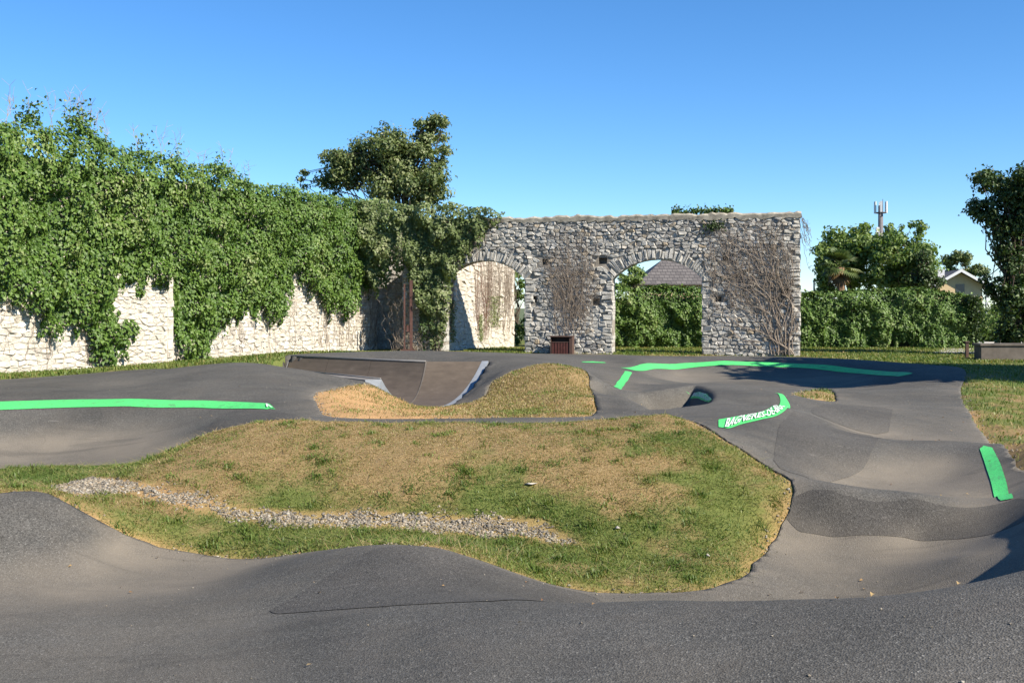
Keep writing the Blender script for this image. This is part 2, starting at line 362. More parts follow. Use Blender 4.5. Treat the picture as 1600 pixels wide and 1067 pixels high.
S_MARK = [[(1.745, 27.46), (2.057, 27.98), (2.426, 28.06)], [(1.763, 27.24), (2.044, 27.58), (2.414, 27.92)]]
GRAVEL = [(-4.589, 10.76), (-4.552, 11.38), (-4.314, 11.46), (-3.604, 11.14), (-2.997, 10.84), (-2.396, 10.72), (-1.766, 10.72), (-1.003, 10.66), (-0.312, 10.62), (0.25, 10.62), (0.486, 10.32), (0.659, 10.0), (0.413, 10.02), (0.0, 10.22), (-0.481, 10.22), (-0.973, 10.34), (-1.716, 10.42), (-2.338, 10.46), (-2.857, 10.56), (-3.418, 10.76), (-4.062, 10.96), (-4.085, 9.92)]
IVY_LOW = [(0, 1.5), (8.73, 2.06), (9.92, 1.73), (10.77, 1.47), (11.44, 1.19), (12.14, 0.81), (12.82, 0.64), (13.25, 0.29), (13.63, 0.08), (14.43, 0.12), (14.7, 0.63), (14.92, 1.31), (15.09, 1.82), (15.49, 2.1), (15.84, 1.66), (16.37, 1.9), (16.68, 0.77), (17.05, -0.05), (17.95, -0.1), (18.55, 0.71), (19.37, 1.35), (21.21, 1.44), (22.81, 1.3), (23.57, 2.51), (24.09, 2.88), (24.72, 2.02), (25.45, 1.65), (27.39, 1.77), (28.69, 2.58), (30.62, 2.74)]
IVY_TOP = [(0, 6.6), (8.73, 6.61), (9.92, 6.77), (10.66, 6.83), (11.1, 7.2), (11.56, 6.85), (12.14, 7.06), (12.57, 7.37), (13.37, 7.06), (14.16, 6.74), (16.13, 6.73), (17.69, 6.59), (19.02, 6.75), (20.09, 6.61), (21.21, 6.35), (22.81, 6.49), (24.54, 6.32), (26.4, 6.4), (28.42, 6.43), (30.62, 6.46)]
# ------------------------------------------------------------------ terrain
CT = np.array(CTRL)
def _phi(r): return r ** 1.5
def _solve():
    n = len(CT); P = CT[:, :2]
    A = _phi(np.hypot(P[:, None, 0] - P[None, :, 0], P[:, None, 1] - P[None, :, 1])) - .02 * np.eye(n)
    Q = np.c_[np.ones(n), P]
    M = np.block([[A, Q], [Q.T, np.zeros((3, 3))]])
    return np.linalg.solve(M, np.r_[CT[:, 2], 0, 0, 0])
_w = _solve()
def ground_z(x, y):
    x = np.atleast_1d(np.asarray(x, float)); y = np.atleast_1d(np.asarray(y, float))
    out = np.empty(len(x))
    for s in range(0, len(x), 20000):
        X = x[s:s + 20000]; Y = y[s:s + 20000]
        r = np.hypot(X[:, None] - CT[None, :, 0], Y[:, None] - CT[None, :, 1])
        out[s:s + 20000] = _phi(r) @ _w[:-3] + _w[-3] + _w[-2] * X + _w[-1] * Y
    return out

def chaikin(P, n=2):
    P = np.array(P, float)
    for _ in range(n):
        Q = np.roll(P, -1, 0)
        P = np.stack([.75 * P + .25 * Q, .25 * P + .75 * Q], 1).reshape(-1, 2)
    return P

def sdf(poly, x, y):
    P = np.asarray(poly, float); Q = np.roll(P, -1, 0)
    d = np.full(len(x), 1e9); ins = np.zeros(len(x), bool)
    for (ax, ay), (bx, by) in zip(P, Q):
        ex, ey = bx - ax, by - ay
        t = np.clip(((x - ax) * ex + (y - ay) * ey) / (ex * ex + ey * ey + 1e-12), 0, 1)
        d = np.minimum(d, np.hypot(x - ax - t * ex, y - ay - t * ey))
        if by != ay:
            ins ^= ((ay > y) != (by > y)) & (x < ex * (y - ay) / (by - ay) + ax)
    return np.where(ins, -d, d)

GX = np.r_[np.arange(-30, -11, .4), np.arange(-11, 2.4, .1), np.arange(2.4, 4.6, .05), np.arange(4.6, 11, .1), np.arange(11, 34, .4)]
GY = np.r_[np.arange(-3, 3, .25), np.arange(3, 11, .06), np.arange(11, 15, .08), np.arange(15, 16.5, .1), np.arange(16.5, 21, .07), np.arange(21, 32, .12), np.arange(32, 63, .35)]
NX, NY = len(GX), len(GY)
gx, gy = [a.ravel() for a in np.meshgrid(GX, GY)]
gz = ground_z(gx, gy)
def sstep(a, b, x):
    q = np.clip((x - a) / (b - a), 0, 1); return q * q * (3 - 2 * q)
_d = -sdf(BOWL, gx, gy)                      # the small bowl cut into the middle berm
gz = gz - .36 * sstep(1.75, 2.7, gx) * sstep(0, .34, _d) * (_d > 0)
RAMP_PIT = [(-5.55, 26.85), (-1.98, 24.3), (-.56, 24.37), (-.76, 23.2), (-1.02, 22.0), (-1.35, 20.8), (-1.75, 20.4), (-2.25, 20.55), (-2.5, 20.95), (-4.9, 23.55), (-5.70, 25.05)]
sd_pit = sdf(RAMP_PIT, gx, gy)
gz = np.where(sd_pit < 0, np.minimum(gz, -.22), gz)
_i = np.arange(NX * NY).reshape(NY, NX)
_a, _b, _c, _d = _i[:-1, :-1].ravel(), _i[:-1, 1:].ravel(), _i[1:, 1:].ravel(), _i[1:, :-1].ravel()
TRI = np.concatenate([np.stack([_a, _b, _c], 1), np.stack([_a, _c, _d], 1)])

mound = chaikin(G_MOUND); knoll = chaikin(G_KNOLL, 1); island = chaikin(G_ISLAND); outer = chaikin(OUTER, 1)
wob = (fbm(gx * 5, gy * 5, 3) - .5) * .07
sd_mound = sdf(mound, gx, gy); sd_knoll = sdf(knoll, gx, gy); sd_island = sdf(island, gx, gy); sd_outer = sdf(outer, gx, gy)
sd_asph = np.maximum.reduce([sd_outer, -sd_mound, -sd_knoll, -sd_island]) + wob

# dust settles in the hollows: height below the local mean
def blur(z, n):
    Z = z.reshape(NY, NX).copy()
    for _ in range(n):
        Z[1:-1, 1:-1] = .25 * (Z[:-2, 1:-1] + Z[2:, 1:-1] + Z[1:-1, :-2] + Z[1:-1, 2:])
    return Z.ravel()
dust = np.clip((blur(gz, 250) - gz) * 9, 0, 1) ** 1.2
dust = np.clip(dust + .5 * np.exp(-np.abs(sd_asph) / .22) * (fbm(gx * 1.3, gy * 1.3) > .47), 0, 1)

dust *= np.where(sdf(BOWL, gx, gy) < .1, .2, 1)

def clip(S, zoff, name, mat, parent=None, skirt=0.0, smooth=True):
    """the part of the ground grid where S < 0, lifted by zoff; cut edges follow S = 0"""
    ins = S < 0
    cnt = ins[TRI].sum(1)
    tris = [TRI[cnt == 3]]
    V = [np.stack([gx, gy, gz + zoff], 1)]; D = [dust]
    nv = len(gx); cache = {}; newV = []; newD = []; extra = []; rim = []
    def cut(i, j):
        nonlocal nv
        k = (i, j) if i < j else (j, i)
        if k not in cache:
            t = S[k[0]] / (S[k[0]] - S[k[1]])
            f = lambda a: a[k[0]] + t * (a[k[1]] - a[k[0]])
            newV.append((f(gx), f(gy), f(gz) + zoff)); newD.append(f(dust)); cache[k] = nv; nv += 1
        return cache[k]
    for tri in TRI[(cnt == 1) | (cnt == 2)]:
        q = []
        for a, b in ((0, 1), (1, 2), (2, 0)):
            i, j = int(tri[a]), int(tri[b])
            if ins[i]: q.append(i)
            if ins[i] != ins[j]: q.append(cut(i, j))
        for k in range(1, len(q) - 1): extra.append((q[0], q[k], q[k + 1]))
        if skirt:
            nw = [k for k in q if k >= len(gx)]
            m = len(q)
            for k in range(m):
                if q[k] >= len(gx) and q[(k + 1) % m] >= len(gx): rim.append((q[k], q[(k + 1) % m]))
    if newV: V.append(np.array(newV)); D.append(np.array(newD))
    V = np.concatenate(V); D = np.concatenate(D)
    if extra: tris.append(np.array(extra))
    if rim:
        low = {}; lv = []; sk = []
        for a, b in rim:
            for k in (a, b):
                if k not in low:
                    low[k] = len(V) + len(lv); lv.append(V[k] - (0, 0, skirt))
            sk += [(a, low[a], low[b]), (a, low[b], b)]
        V = np.concatenate([V, np.array(lv)]); D = np.concatenate([D, np.zeros(len(lv))])
        tris.append(np.array(sk))
    T = np.concatenate(tris)
    used = np.unique(T); remap = np.full(len(V), -1); remap[used] = np.arange(len(used))
    me = np_mesh(name, V[used], remap[T], smooth, {'dust': D[used]})
    return link(name, me, mat, parent)

A_MAIN = asphalt_mat('asphalt', 1.0, .75)
A_DARK = asphalt_mat('asphalt_shaded_face', .72, .25, (1.13, 1.07, .97))  # shade of the roller's camera-facing side, put into a darker tone
A_BUMP = asphalt_mat('asphalt_bump', .84, .25, (1.13, 1.07, .97))  # slightly darker, less dusty tone over the near bump
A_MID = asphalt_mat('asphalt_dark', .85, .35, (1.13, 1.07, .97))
track = clip(sd_asph, 0.0, 'pump_track_asphalt', A_MAIN, skirt=.09)
tag(track, kind='structure')
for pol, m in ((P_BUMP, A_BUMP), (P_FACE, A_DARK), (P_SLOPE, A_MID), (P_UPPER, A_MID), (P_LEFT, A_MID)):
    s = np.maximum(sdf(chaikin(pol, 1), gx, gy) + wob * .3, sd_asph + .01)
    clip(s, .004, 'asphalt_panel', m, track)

# the ground under and around the track
def dryness(x, y, z):
    """0 lush green .. 1 straw"""
    n = fbm(x * .9, y * .9, 4)
    n2 = fbm(x * 3.1 + 40, y * 3.1, 3)
    d = .22 + .62 * np.clip((z + .2) / .6, 0, 1) * (y < 22) + (n - .5) * 1.3 + (n2 - .5) * .9
    d = np.where((y > 14.8) & (y < 22) & (x < 3), d + .25, d)
    d = np.where((y > 25), .3 + (n - .5), d)
    d = np.where((x < -5) & (y < 16), d - .15, d)
    return np.clip(d, 0, 1)
g_dry = dryness(gx, gy, gz)
sandy = np.clip(1.35 - np.hypot(gx + 2.3, (gy - 17.6) * .62) / 2.3, 0, 1) * (gx < -.6) + .8 * np.exp(-np.maximum(sd_asph, 0) / .10) * (gy < 19)
sandy = np.clip(sandy * (.4 + fbm(gx * 2, gy * 2, 3)), 0, 1)
_g = sdf(chaikin(GRAVEL, 2), gx, gy)
sandy = np.maximum(sandy, np.clip(.5 - _g / .12, 0, .5))
lower = np.clip(-sd_asph / .25, 0, 1)
zg = gz - .02 - .10 * lower + .05 * np.clip(sd_asph / .3, 0, 1) + (fbm(gx * 7, gy * 7, 3) - .5) * .05 * np.clip(sd_asph / .1, 0, 1)
zg = np.where(sd_pit < 0, -.3, zg)

t = NT('soil_and_turf', .95, .1)
fine = t.noise(38, 5, .7)
green = t.ramp(fine, [(.25, (.07, .085, .025)), (.6, (.14, .165, .045)), (.85, (.23, .24, .09))])
straw = t.ramp(t.noise(30, 5, .7), [(.25, (.17, .11, .05)), (.55, (.27, .19, .09)), (.85, (.39, .30, .165))])
sand = t.ramp(t.noise(55, 5, .75), [(.25, (.30, .17, .07)), (.55, (.48, .29, .135)), (.8, (.55, .42, .27))])
c = t.mix(t.ramp(t.math('ADD', t.attr('dry'), t.math('MULTIPLY', t.math('SUBTRACT', t.noise(9, 4, .7), .5), .9)), [(.25, 0.0), (.7, 1.0)]), green, straw)
c = t.mix(t.attr('sandy'), c, sand)
t.color(c)
t.bump(t.noise(45, 5, .7), .8, .03)
turf = link('ground', np_mesh('ground', np.stack([gx, gy, zg], 1), TRI, True, {'dry': g_dry, 'sandy': sandy}), t.m)
tag(turf, kind='structure')
SOIL = t.m
far = MB()
far.add([(-1500, -300, -.9), (1500, -300, -.9), (1500, 2500, -.9), (-1500, 2500, -.9)], [(0, 1, 2, 3)])
tag(far.build('terrain', plain_mat('far_field', (.10, .12, .05), .9, .3, .2)), kind='structure')

# ------------------------------------------------------------------ painted lines
GREEN = paint_mat('green_line_paint', (.085, .60, .15))
WHITE = paint_mat('white_line_paint', (.75, .78, .72))

def resample(P, n):
    P = np.array(P, float); s = np.r_[0, np.cumsum(np.hypot(*np.diff(P, axis=0).T))]
    t = np.linspace(0, s[-1], n)
    # smooth, rounded run through the points
    return np.stack([np.interp(t, s, P[:, 0]), np.interp(t, s, P[:, 1])], 1)
def soften(P, n=2):
    for _ in range(n):
        Q = P.copy(); Q[1:-1] = .25 * P[:-2] + .5 * P[1:-1] + .25 * P[2:]; P = Q
    return P

_tri_z = None
def sheet_z(x, y):
    """height of the triangulated asphalt sheet itself at x, y"""
    x = np.asarray(x, float); y = np.asarray(y, float)
    i = np.clip(np.searchsorted(GX, x) - 1, 0, NX - 2); j = np.clip(np.searchsorted(GY, y) - 1, 0, NY - 2)
    u = (x - GX[i]) / (GX[i + 1] - GX[i]); v = (y - GY[j]) / (GY[j + 1] - GY[j])
    Z = gz.reshape(NY, NX)
    a, b, c, d = Z[j, i], Z[j, i + 1], Z[j + 1, i + 1], Z[j + 1, i]
    return np.where(u >= v, a + u * (b - a) + v * (c - b), a + v * (d - a) + u * (c - d))

def line(rib, label, width=None):
    top = soften(resample(rib[0], 60), 18); bot = soften(resample(rib[1], 60), 18)
    if width:                                 # a band of even width about its middle line
        mid = soften((top + bot) / 2, 30); tg = np.gradient(mid, axis=0); tg /= np.linalg.norm(tg, axis=1, keepdims=True)
        nr = np.stack([-tg[:, 1], tg[:, 0]], 1) * width / 2; top, bot = mid + nr, mid - nr
    pol = np.concatenate([top, bot[::-1]])
    s = np.maximum(sdf(pol, gx, gy), sd_asph + .005)
    o = clip(s, .009, 'painted_line', GREEN, track)
    o['label'] = label
    return top, bot
def lettering(txt, top, bot, a, b, v0, v1, parent_line, label):
    """letters laid along the band between the curves top and bot, from a to b of its run"""
    cu = bpy.data.curves.new('lettering', 'FONT'); cu.body = txt; cu.size = 1; cu.resolution_u = 2
    cu.offset = .022
    ob = bpy.data.objects.new('lettering', cu); COL.objects.link(ob)
    dg = bpy.context.evaluated_depsgraph_get()
    me0 = bpy.data.meshes.new_from_object(ob.evaluated_get(dg))
    bpy.data.objects.remove(ob, do_unlink=True)
    import bmesh
    bm = bmesh.new(); bm.from_mesh(me0)
    bmesh.ops.triangulate(bm, faces=bm.faces[:])
    bmesh.ops.subdivide_edges(bm, edges=[e for e in bm.edges if e.calc_length() > .12], cuts=3)
    bmesh.ops.triangulate(bm, faces=bm.faces[:])
    co = np.array([v.co[:2] for v in bm.verts])
    lo, hi = co.min(0), co.max(0)
    u = a + (b - a) * (co[:, 0] - lo[0]) / (hi[0] - lo[0]); v = v0 + (v1 - v0) * (co[:, 1] - lo[1]) / (hi[1] - lo[1])
    k = u * (len(top) - 1); i = np.clip(k.astype(int), 0, len(top) - 2); f = (k - i)[:, None]
    pt = top[i] * (1 - f) + top[i + 1] * f; pb = bot[i] * (1 - f) + bot[i + 1] * f
    p = pb + (pt - pb) * v[:, None]
    z = sheet_z(p[:, 0], p[:, 1]) + .026
    for vert, q, zz in zip(bm.verts, p, z): vert.co = (q[0], q[1], zz)
    me = bpy.data.meshes.new('lettering'); bm.to_mesh(me); bm.free()
    o = link('lettering', me, WHITE, parent_line); o['label'] = label

line(S_LEFT, 'green line along the lip of the left banked turn')
lettering('^', *[soften(resample(r, 60)) for r in S_LEFT], .965, .99, .2, .75, track, 'small white arrow at the end of the left green line')
line(S_BOWL, 'long green line round the far banked turn', .36)
line(S_SIDE, 'short green line running down beside the far turn', .17)
tp, bt = line(S_OUT, 'green band with white lettering on the outer face of the middle berm')
lettering('BAGNERES-DE-BIGORRE', tp, bt, .05, .62, .12, .86, track, 'white town name on the green band')
tp, bt = line(S_IN, 'green band with white lettering inside the small bowl')
lettering('BAGNERES-DE-BIGORRE', tp, bt, .12, .9, .15, .85, track, 'white town name inside the small bowl')
line(S_RIGHT, 'green line on the right bank')
line(S_MARK, 'faint green stroke on the plateau')
# ------------------------------------------------------------------ masonry
class Frame:
    def __init__(s, O, d):
        s.O = Vector((O[0], O[1], 0)); s.d = Vector((d[0], d[1], 0)).normalized()
        s.n = Vector((s.d.y, -s.d.x, 0))            # outward, to the right of d
    def p(s, u, v, w=0.0): return s.O + s.d * u + s.n * w + Vector((0, 0, v))
    def arr(s, u, v, w):
        u, v, w = np.broadcast_arrays(*[np.asarray(a, float) for a in (u, v, w)])
        return np.stack([s.O.x + s.d.x * u + s.n.x * w, s.O.y + s.d.y * u + s.n.y * w, v], -1)

def rubble_cells(u0, u1, v0, v1, sw, sh, r):
    """irregular coursed rubble: cells of a stretched Voronoi pattern on jittered courses"""
    S = []; v = v0 - sh
    while v < v1 + sh:
        hgt = sh * r.uniform(.65, 1.45); u = u0 - sw * r.uniform(0, 1)
        while u < u1 + sw:
            wd = sw * r.choice([.5, .75, 1.0, 1.3, 1.9]) * r.uniform(.8, 1.2)
            S.append((u + wd / 2, v + hgt / 2 + r.normal(0, sh * .17))); u += wd
        v += hgt
    S = np.array(S); Q = S / (sw, sh)
    out = []
    for i, (a, b) in enumerate(S):
        if not (u0 - .05 < a < u1 + .05 and v0 - .05 < b < v1 + .05): continue
        D = ((Q - Q[i]) ** 2).sum(1); nb = np.argsort(D)[1:15]
        pol = [(u0, v0), (u1, v0), (u1, v1), (u0, v1)]
        for j in nb:
            m = (Q[i] + Q[j]) / 2 * (sw, sh); nx, ny = (Q[j] - Q[i]) / (sw, sh)
            new = []
            for k in range(len(pol)):
                p, q = pol[k], pol[(k + 1) % len(pol)]
                dp = (p[0] - m[0]) * nx + (p[1] - m[1]) * ny; dq = (q[0] - m[0]) * nx + (q[1] - m[1]) * ny
                if dp <= 0: new.append(p)
                if dp * dq < 0:
                    t_ = dp / (dp - dq); new.append((p[0] + t_ * (q[0] - p[0]), p[1] + t_ * (q[1] - p[1])))
            pol = new
            if len(pol) < 3: break
        if len(pol) >= 3:
            P = np.array(pol)
            keep = np.hypot(*(P - np.roll(P, 1, 0)).T) > .025
            if keep.sum() >= 3: out.append(P[keep])
    return out

def area(P):
    Q = np.roll(P, -1, 0)
    return abs((P[:, 0] * Q[:, 1] - P[:, 1] * Q[:, 0]).sum()) / 2

def stone_geo(P, fr, r, proud, joint=.010, back=.05):
    c = P.mean(0); n = len(P); rad = np.hypot(*(P - c).T)
    A = c + (P - c) * np.clip(1 - joint / rad, .3, 1)[:, None]
    jit = r.normal(0, .006, A.shape)
    B = A + jit; ins = r.uniform(.62, .82)
    Cc = c + (B - c) * ins + r.normal(0, .012, A.shape)
    pr = proud * r.uniform(.5, 1.4); tilt = r.normal(0, .16, 2)
    V = [fr.p(a[0], a[1], -back) for a in A]
    V += [fr.p(b[0], b[1], pr * r.uniform(.35, .75)) for b in B]
    V += [fr.p(q[0], q[1], pr + float((q - c) @ tilt) + r.normal(0, .008)) for q in Cc]
    F_ = []
    for k in range(n):
        k2 = (k + 1) % n
        F_.append((k, k2, n + k2, n + k)); F_.append((n + k, n + k2, 2 * n + k2, 2 * n + k))
    F_.append(tuple(range(2 * n, 3 * n)))
    return V, F_

def lay_stones(cells, fr, parent, mat, r, proud, limit=300):
    cells = sorted(cells, key=area, reverse=True)
    rest = MB()
    for k, P in enumerate(cells):
        V, F_ = stone_geo(P, fr, r, proud)
        if k < limit: link('stone', py_mesh('stone', V, F_), mat, parent)
        else: rest.add(V, F_)
    if rest.V:
        o = rest.build('small_stones', mat, parent); o['kind'] = 'stuff'

def stone_mat(name, stops, dirt=(.09, .08, .065), amt=.5):
    t = NT(name, .9, .2)
    c = t.ramp(t.island(), stops)
    m = t.noise(7, 6, .7)
    c = t.mix(1.0, c, t.ramp(m, [(.25, .68), (.5, 1.0), (.8, 1.22)]), 'MULTIPLY')
    c = t.mix(t.ramp(t.noise(2.1, 6, .75), [(.48, 0.0), (.72, amt)]), c, dirt)
    lich = t.ramp(t.noise(16, 4, .7), [(.62, 0.0), (.72, .5)])
    c = t.mix(lich, c, (.50, .49, .44))
    t.color(c)
    t.bump(t.math('ADD', t.noise(22, 6, .75), t.math('MULTIPLY', t.voro(30), .5)), .7, .03)
    return t.m
GREY_STONE = stone_mat('grey_rubble', [(0, (.22, .21, .195)), (.3, (.37, .355, .325)), (.6, (.45, .43, .385)), (.82, (.43, .40, .35)), (.9, (.40, .32, .22)), (1, (.62, .60, .56))])
PALE_STONE = stone_mat('limewashed_rubble', [(0, (.42, .38, .33)), (.4, (.56, .53, .47)), (.75, (.52, .46, .37)), (1, (.68, .66, .61))], (.26, .22, .16), .5)
MORTAR = plain_mat('weathered_mortar', (.27, .24, .20), .95, .45, 5, .1)
PALE_MORTAR = plain_mat('pale_lime_mortar', (.50, .46, .39), .95, .3, 4, .1)
COPING = plain_mat('cement_coping', (.30, .27, .215), .95, .65, 4, .1)

def wall_core(fr, outline, holes, thick, name, mat, parent, hole_depth=.35):
    """extruded wall body; holes are (u0,u1,v0,v1) recesses in its face"""
    from mathutils.geometry import tessellate_polygon
    loops = [[Vector((u, v, 0)) for u, v in outline]] + [[Vector(p) for p in ((a, c, 0), (a, d, 0), (b, d, 0), (b, c, 0))] for a, b, c, d in holes]
    flat = [p for l in loops for p in l]
    tr = tessellate_polygon(loops)
    V = [fr.p(p.x, p.y, 0) for p in flat]; Fs = [tuple(x) for x in tr]
    n = len(outline); m = len(V)
    V += [fr.p(u, v, -thick) for u, v in outline]
    for k in range(n):
        k2 = (k + 1) % n; Fs.append((k, k2, m + k2, m + k))
    tr2 = tessellate_polygon([loops[0]])
    Fs += [tuple(m + i for i in x) for x in tr2]
    off = n
    for a, b, c, d in holes:
        q = len(V); V += [fr.p(a, c, -hole_depth), fr.p(a, d, -hole_depth), fr.p(b, d, -hole_depth), fr.p(b, c, -hole_depth)]
        for k in range(4):
            k2 = (k + 1) % 4; Fs.append((off + k, off + k2, q + k2, q + k))
        Fs.append((q, q + 1, q + 2, q + 3)); off += 4
    me = py_mesh(name, V, Fs)
    import bmesh
    bm = bmesh.new(); bm.from_mesh(me); bmesh.ops.recalc_face_normals(bm, faces=bm.faces[:]); bm.to_mesh(me); bm.free()
    return link(name, me, mat, parent)

# --- the free-standing wall with two arches
FA = Frame((.52, 44.2), (.977, -.2124))
rs = np.random.default_rng(21)
UL, UR, HT = -5.2, 10.83, 5.36
ARCHES = [(-3.43, 0.0), (3.574, 7.10)]
SPR, CROWN = 3.03, 3.80
ruin = empty('arched_stone_wall', (.52, 44.2, 0))
tag(ruin, 'tall grey rubble wall pierced by two wide segmental arches', 'wall')
def arch_geo(a, b):
    hw = (b - a) / 2; rise = CROWN - SPR; Rr = (hw * hw + rise * rise) / (2 * rise)
    return (a + b) / 2, CROWN - Rr, Rr, math.asin(hw / Rr)
outline = [(UL, -.4)]
for a, b in ARCHES:
    c, vc, Rr, th = arch_geo(a, b)
    outline.append((a, -.4))
    for k in range(15):
        q = -th + 2 * th * k / 14
        outline.append((c + Rr * math.sin(q), vc + Rr * math.cos(q)))
    outline.append((b, -.4))
outline += [(UR, -.4), (UR, HT), (UL, HT)]
HOLES = [(.72, .95, 3.60, 3.85), (3.02, 3.36, 3.62, 3.88), (.26, .50, 2.08, 2.34), (2.78, 3.06, 1.98, 2.25), (10.1, 10.42, 2.26, 2.62), (7.62, 7.85, 2.1, 2.33), (7.9, 8.1, 3.7, 3.9)]
wall_core(FA, outline, HOLES, .85, 'masonry_core', MORTAR, ruin)
def in_void(P):
    u, v = P.mean(0)
    for a, b in ARCHES:
        c, vc, Rr, th = arch_geo(a, b)
        if v < SPR + .05 and a - .30 < u < b + .30: return True
        if v >= SPR - .1 and math.hypot(u - c, v - vc) < Rr + .42 and abs(math.atan2(u - c, v - vc)) < th + .12: return True
    if u > UR - .28: return True
    for a, b, c_, d_ in HOLES:
        if P[:, 0].min() < b + .0 and P[:, 0].max() > a - .0 and P[:, 1].min() < d_ and P[:, 1].max() > c_:
            if a - .14 < u < b + .14 and c_ - .12 < v < d_ + .12: return True
    return False
cells = [P for P in rubble_cells(UL, UR, -.15, HT, .235, .13, rs) if not in_void(P)]
# bigger blocks low down
lay_stones(cells, FA, ruin, GREY_STONE, rs, .06)
for a, b in ARCHES:                                    # voussoirs
    c, vc, Rr, th = arch_geo(a, b)
    q = -th - .02
    while q < th:
        dq = rs.uniform(.028, .07); L = rs.uniform(.32, .66)
        P = np.array([(c + rr * math.sin(x), vc + rr * math.cos(x)) for rr, x in ((Rr - .015, q), (Rr + L, q + .004), (Rr + L, q + dq - .004), (Rr - .015, q + dq))])
        V, F_ = stone_geo(P, FA, rs, .07, .010, .45)
        link('voussoir', py_mesh('voussoir', V, F_), GREY_STONE, ruin)
        q += dq
def quoins(ue, sgn, top):
    v = -.15
    while v < top:
        hq = rs.uniform(.08, .26); L = rs.uniform(.2, .5); ov = rs.uniform(-.02, .04)
        P = np.array([(ue + sgn * ov, v + .006), (ue + sgn * ov, v + hq - .006), (ue - sgn * L, v + hq - .01), (ue - sgn * L, v + .01)])
        V, F_ = stone_geo(P, FA, rs, .062, .008, .80)
        link('quoin', py_mesh('quoin', V, F_), GREY_STONE, ruin)
        v += hq
quoins(-3.43, 1, SPR); quoins(0, -1, SPR); quoins(3.574, 1, SPR); quoins(7.10, -1, SPR); quoins(UR, 1, HT)
m = MB()                                               # cement capping, uneven along its run
us = np.linspace(UL, UR + .04, 110); V = []; Fs = []
for k, u in enumerate(us):
    tz = 5.57 + rs.normal(0, .022) + .05 * (vnoise(u * 1.3, 0.0) - .5)
    for w, v in ((.07, HT - .03 + rs.normal(0, .03)), (.085, tz - .07), (.02, tz), (-.80, tz), (-.9, tz - .08), (-.9, HT)): V.append(FA.p(u, v, w))
for k in range(len(us) - 1):
    for j in range(6):
        j2 = (j + 1) % 6; Fs.append((k * 6 + j, (k + 1) * 6 + j, (k + 1) * 6 + j2, k * 6 + j2))
Fs += [tuple(range(6)), tuple(range(len(V) - 1, len(V) - 7, -1))]
m.add(V, Fs).build('coping', COPING, ruin)

# --- the long boundary wall on the left
FL = Frame((-17.3, 19.55), (.381, .925))
LEN = 30.0
rs = np.random.default_rng(5)
lw = empty('boundary_wall', (-17.3, 19.55, 0))
tag(lw, 'long limewashed rubble wall half hidden under green creeper on the left', 'wall')
wall_core(FL, [(0, -.4), (LEN, -.4), (LEN, 6.0), (0, 6.0)], [], .7, 'masonry_core', PALE_MORTAR, lw)
low_u = [p[0] for p in IVY_LOW]; low_z = [p[1] for p in IVY_LOW]
cells = []
for P in rubble_cells(8.0, LEN, -.1, 3.9, .30, .125, rs):
    u, v = P.mean(0)
    if v < np.interp(u, low_u, low_z) + 1.1 and not (13.7 < u < 16.6): cells.append(P)
lay_stones(cells, FL, lw, PALE_STONE, rs, .035)
# pilaster standing proud of the wall, dressed edge on its far side
FP = Frame(tuple(FL.p(0, 0, .14)[:2]), (.381, .925))
wall_core(FP, [(13.7, -.3), (16.55, -.3), (16.55, 2.9), (13.7, 2.9)], [], .2, 'pilaster', PALE_MORTAR, lw)
for P in rubble_cells(13.7, 16.3, -.1, 2.9, .30, .125, rs):
    V, F_ = stone_geo(P, FP, rs, .03); link('stone', py_mesh('stone', V, F_), PALE_STONE, lw)
v = -.1
while v < 2.7:
    hq = rs.uniform(.22, .4)
    P = np.array([(16.3, v), (16.58, v), (16.58, v + hq), (16.3, v + hq)])
    V, F_ = stone_geo(P, FP, rs, .035, .006, .12); link('quoin', py_mesh('quoin', V, F_), PALE_STONE, lw); v += hq

# --- the stretch of wall seen through the left arch, and the return in the corner
FB = Frame((-2.95, 45.9), (.50, .866))
rs = np.random.default_rng(9)
bw = empty('inner_wall', (-2.95, 45.9, 0))
tag(bw, 'pale streaked wall seen through the left arch', 'wall')
wall_core(FB, [(-.2, -.4), (6.1, -.4), (6.1, 5.0), (-.2, 5.0)], [], .6, 'masonry_core', PALE_MORTAR, bw)
lay_stones(rubble_cells(0, 6.1, -.1, 4.9, .36, .2, rs), FB, bw, PALE_STONE, rs, .03, 280)
FC = Frame((-6.6, 48.3), (.985, -.17))
cw = empty('corner_wall', (-6.6, 48.3, 0))
tag(cw, 'dark shaded wall at the back of the overgrown corner recess', 'wall')
wall_core(FC, [(0, -.4), (4.2, -.4), (4.2, 5.2), (0, 5.2)], [], .5, 'masonry_core', MORTAR, cw)
lay_stones(rubble_cells(0, 4.2, -.1, 4.0, .4, .24, rs), FC, cw, GREY_STONE, rs, .05, 200)
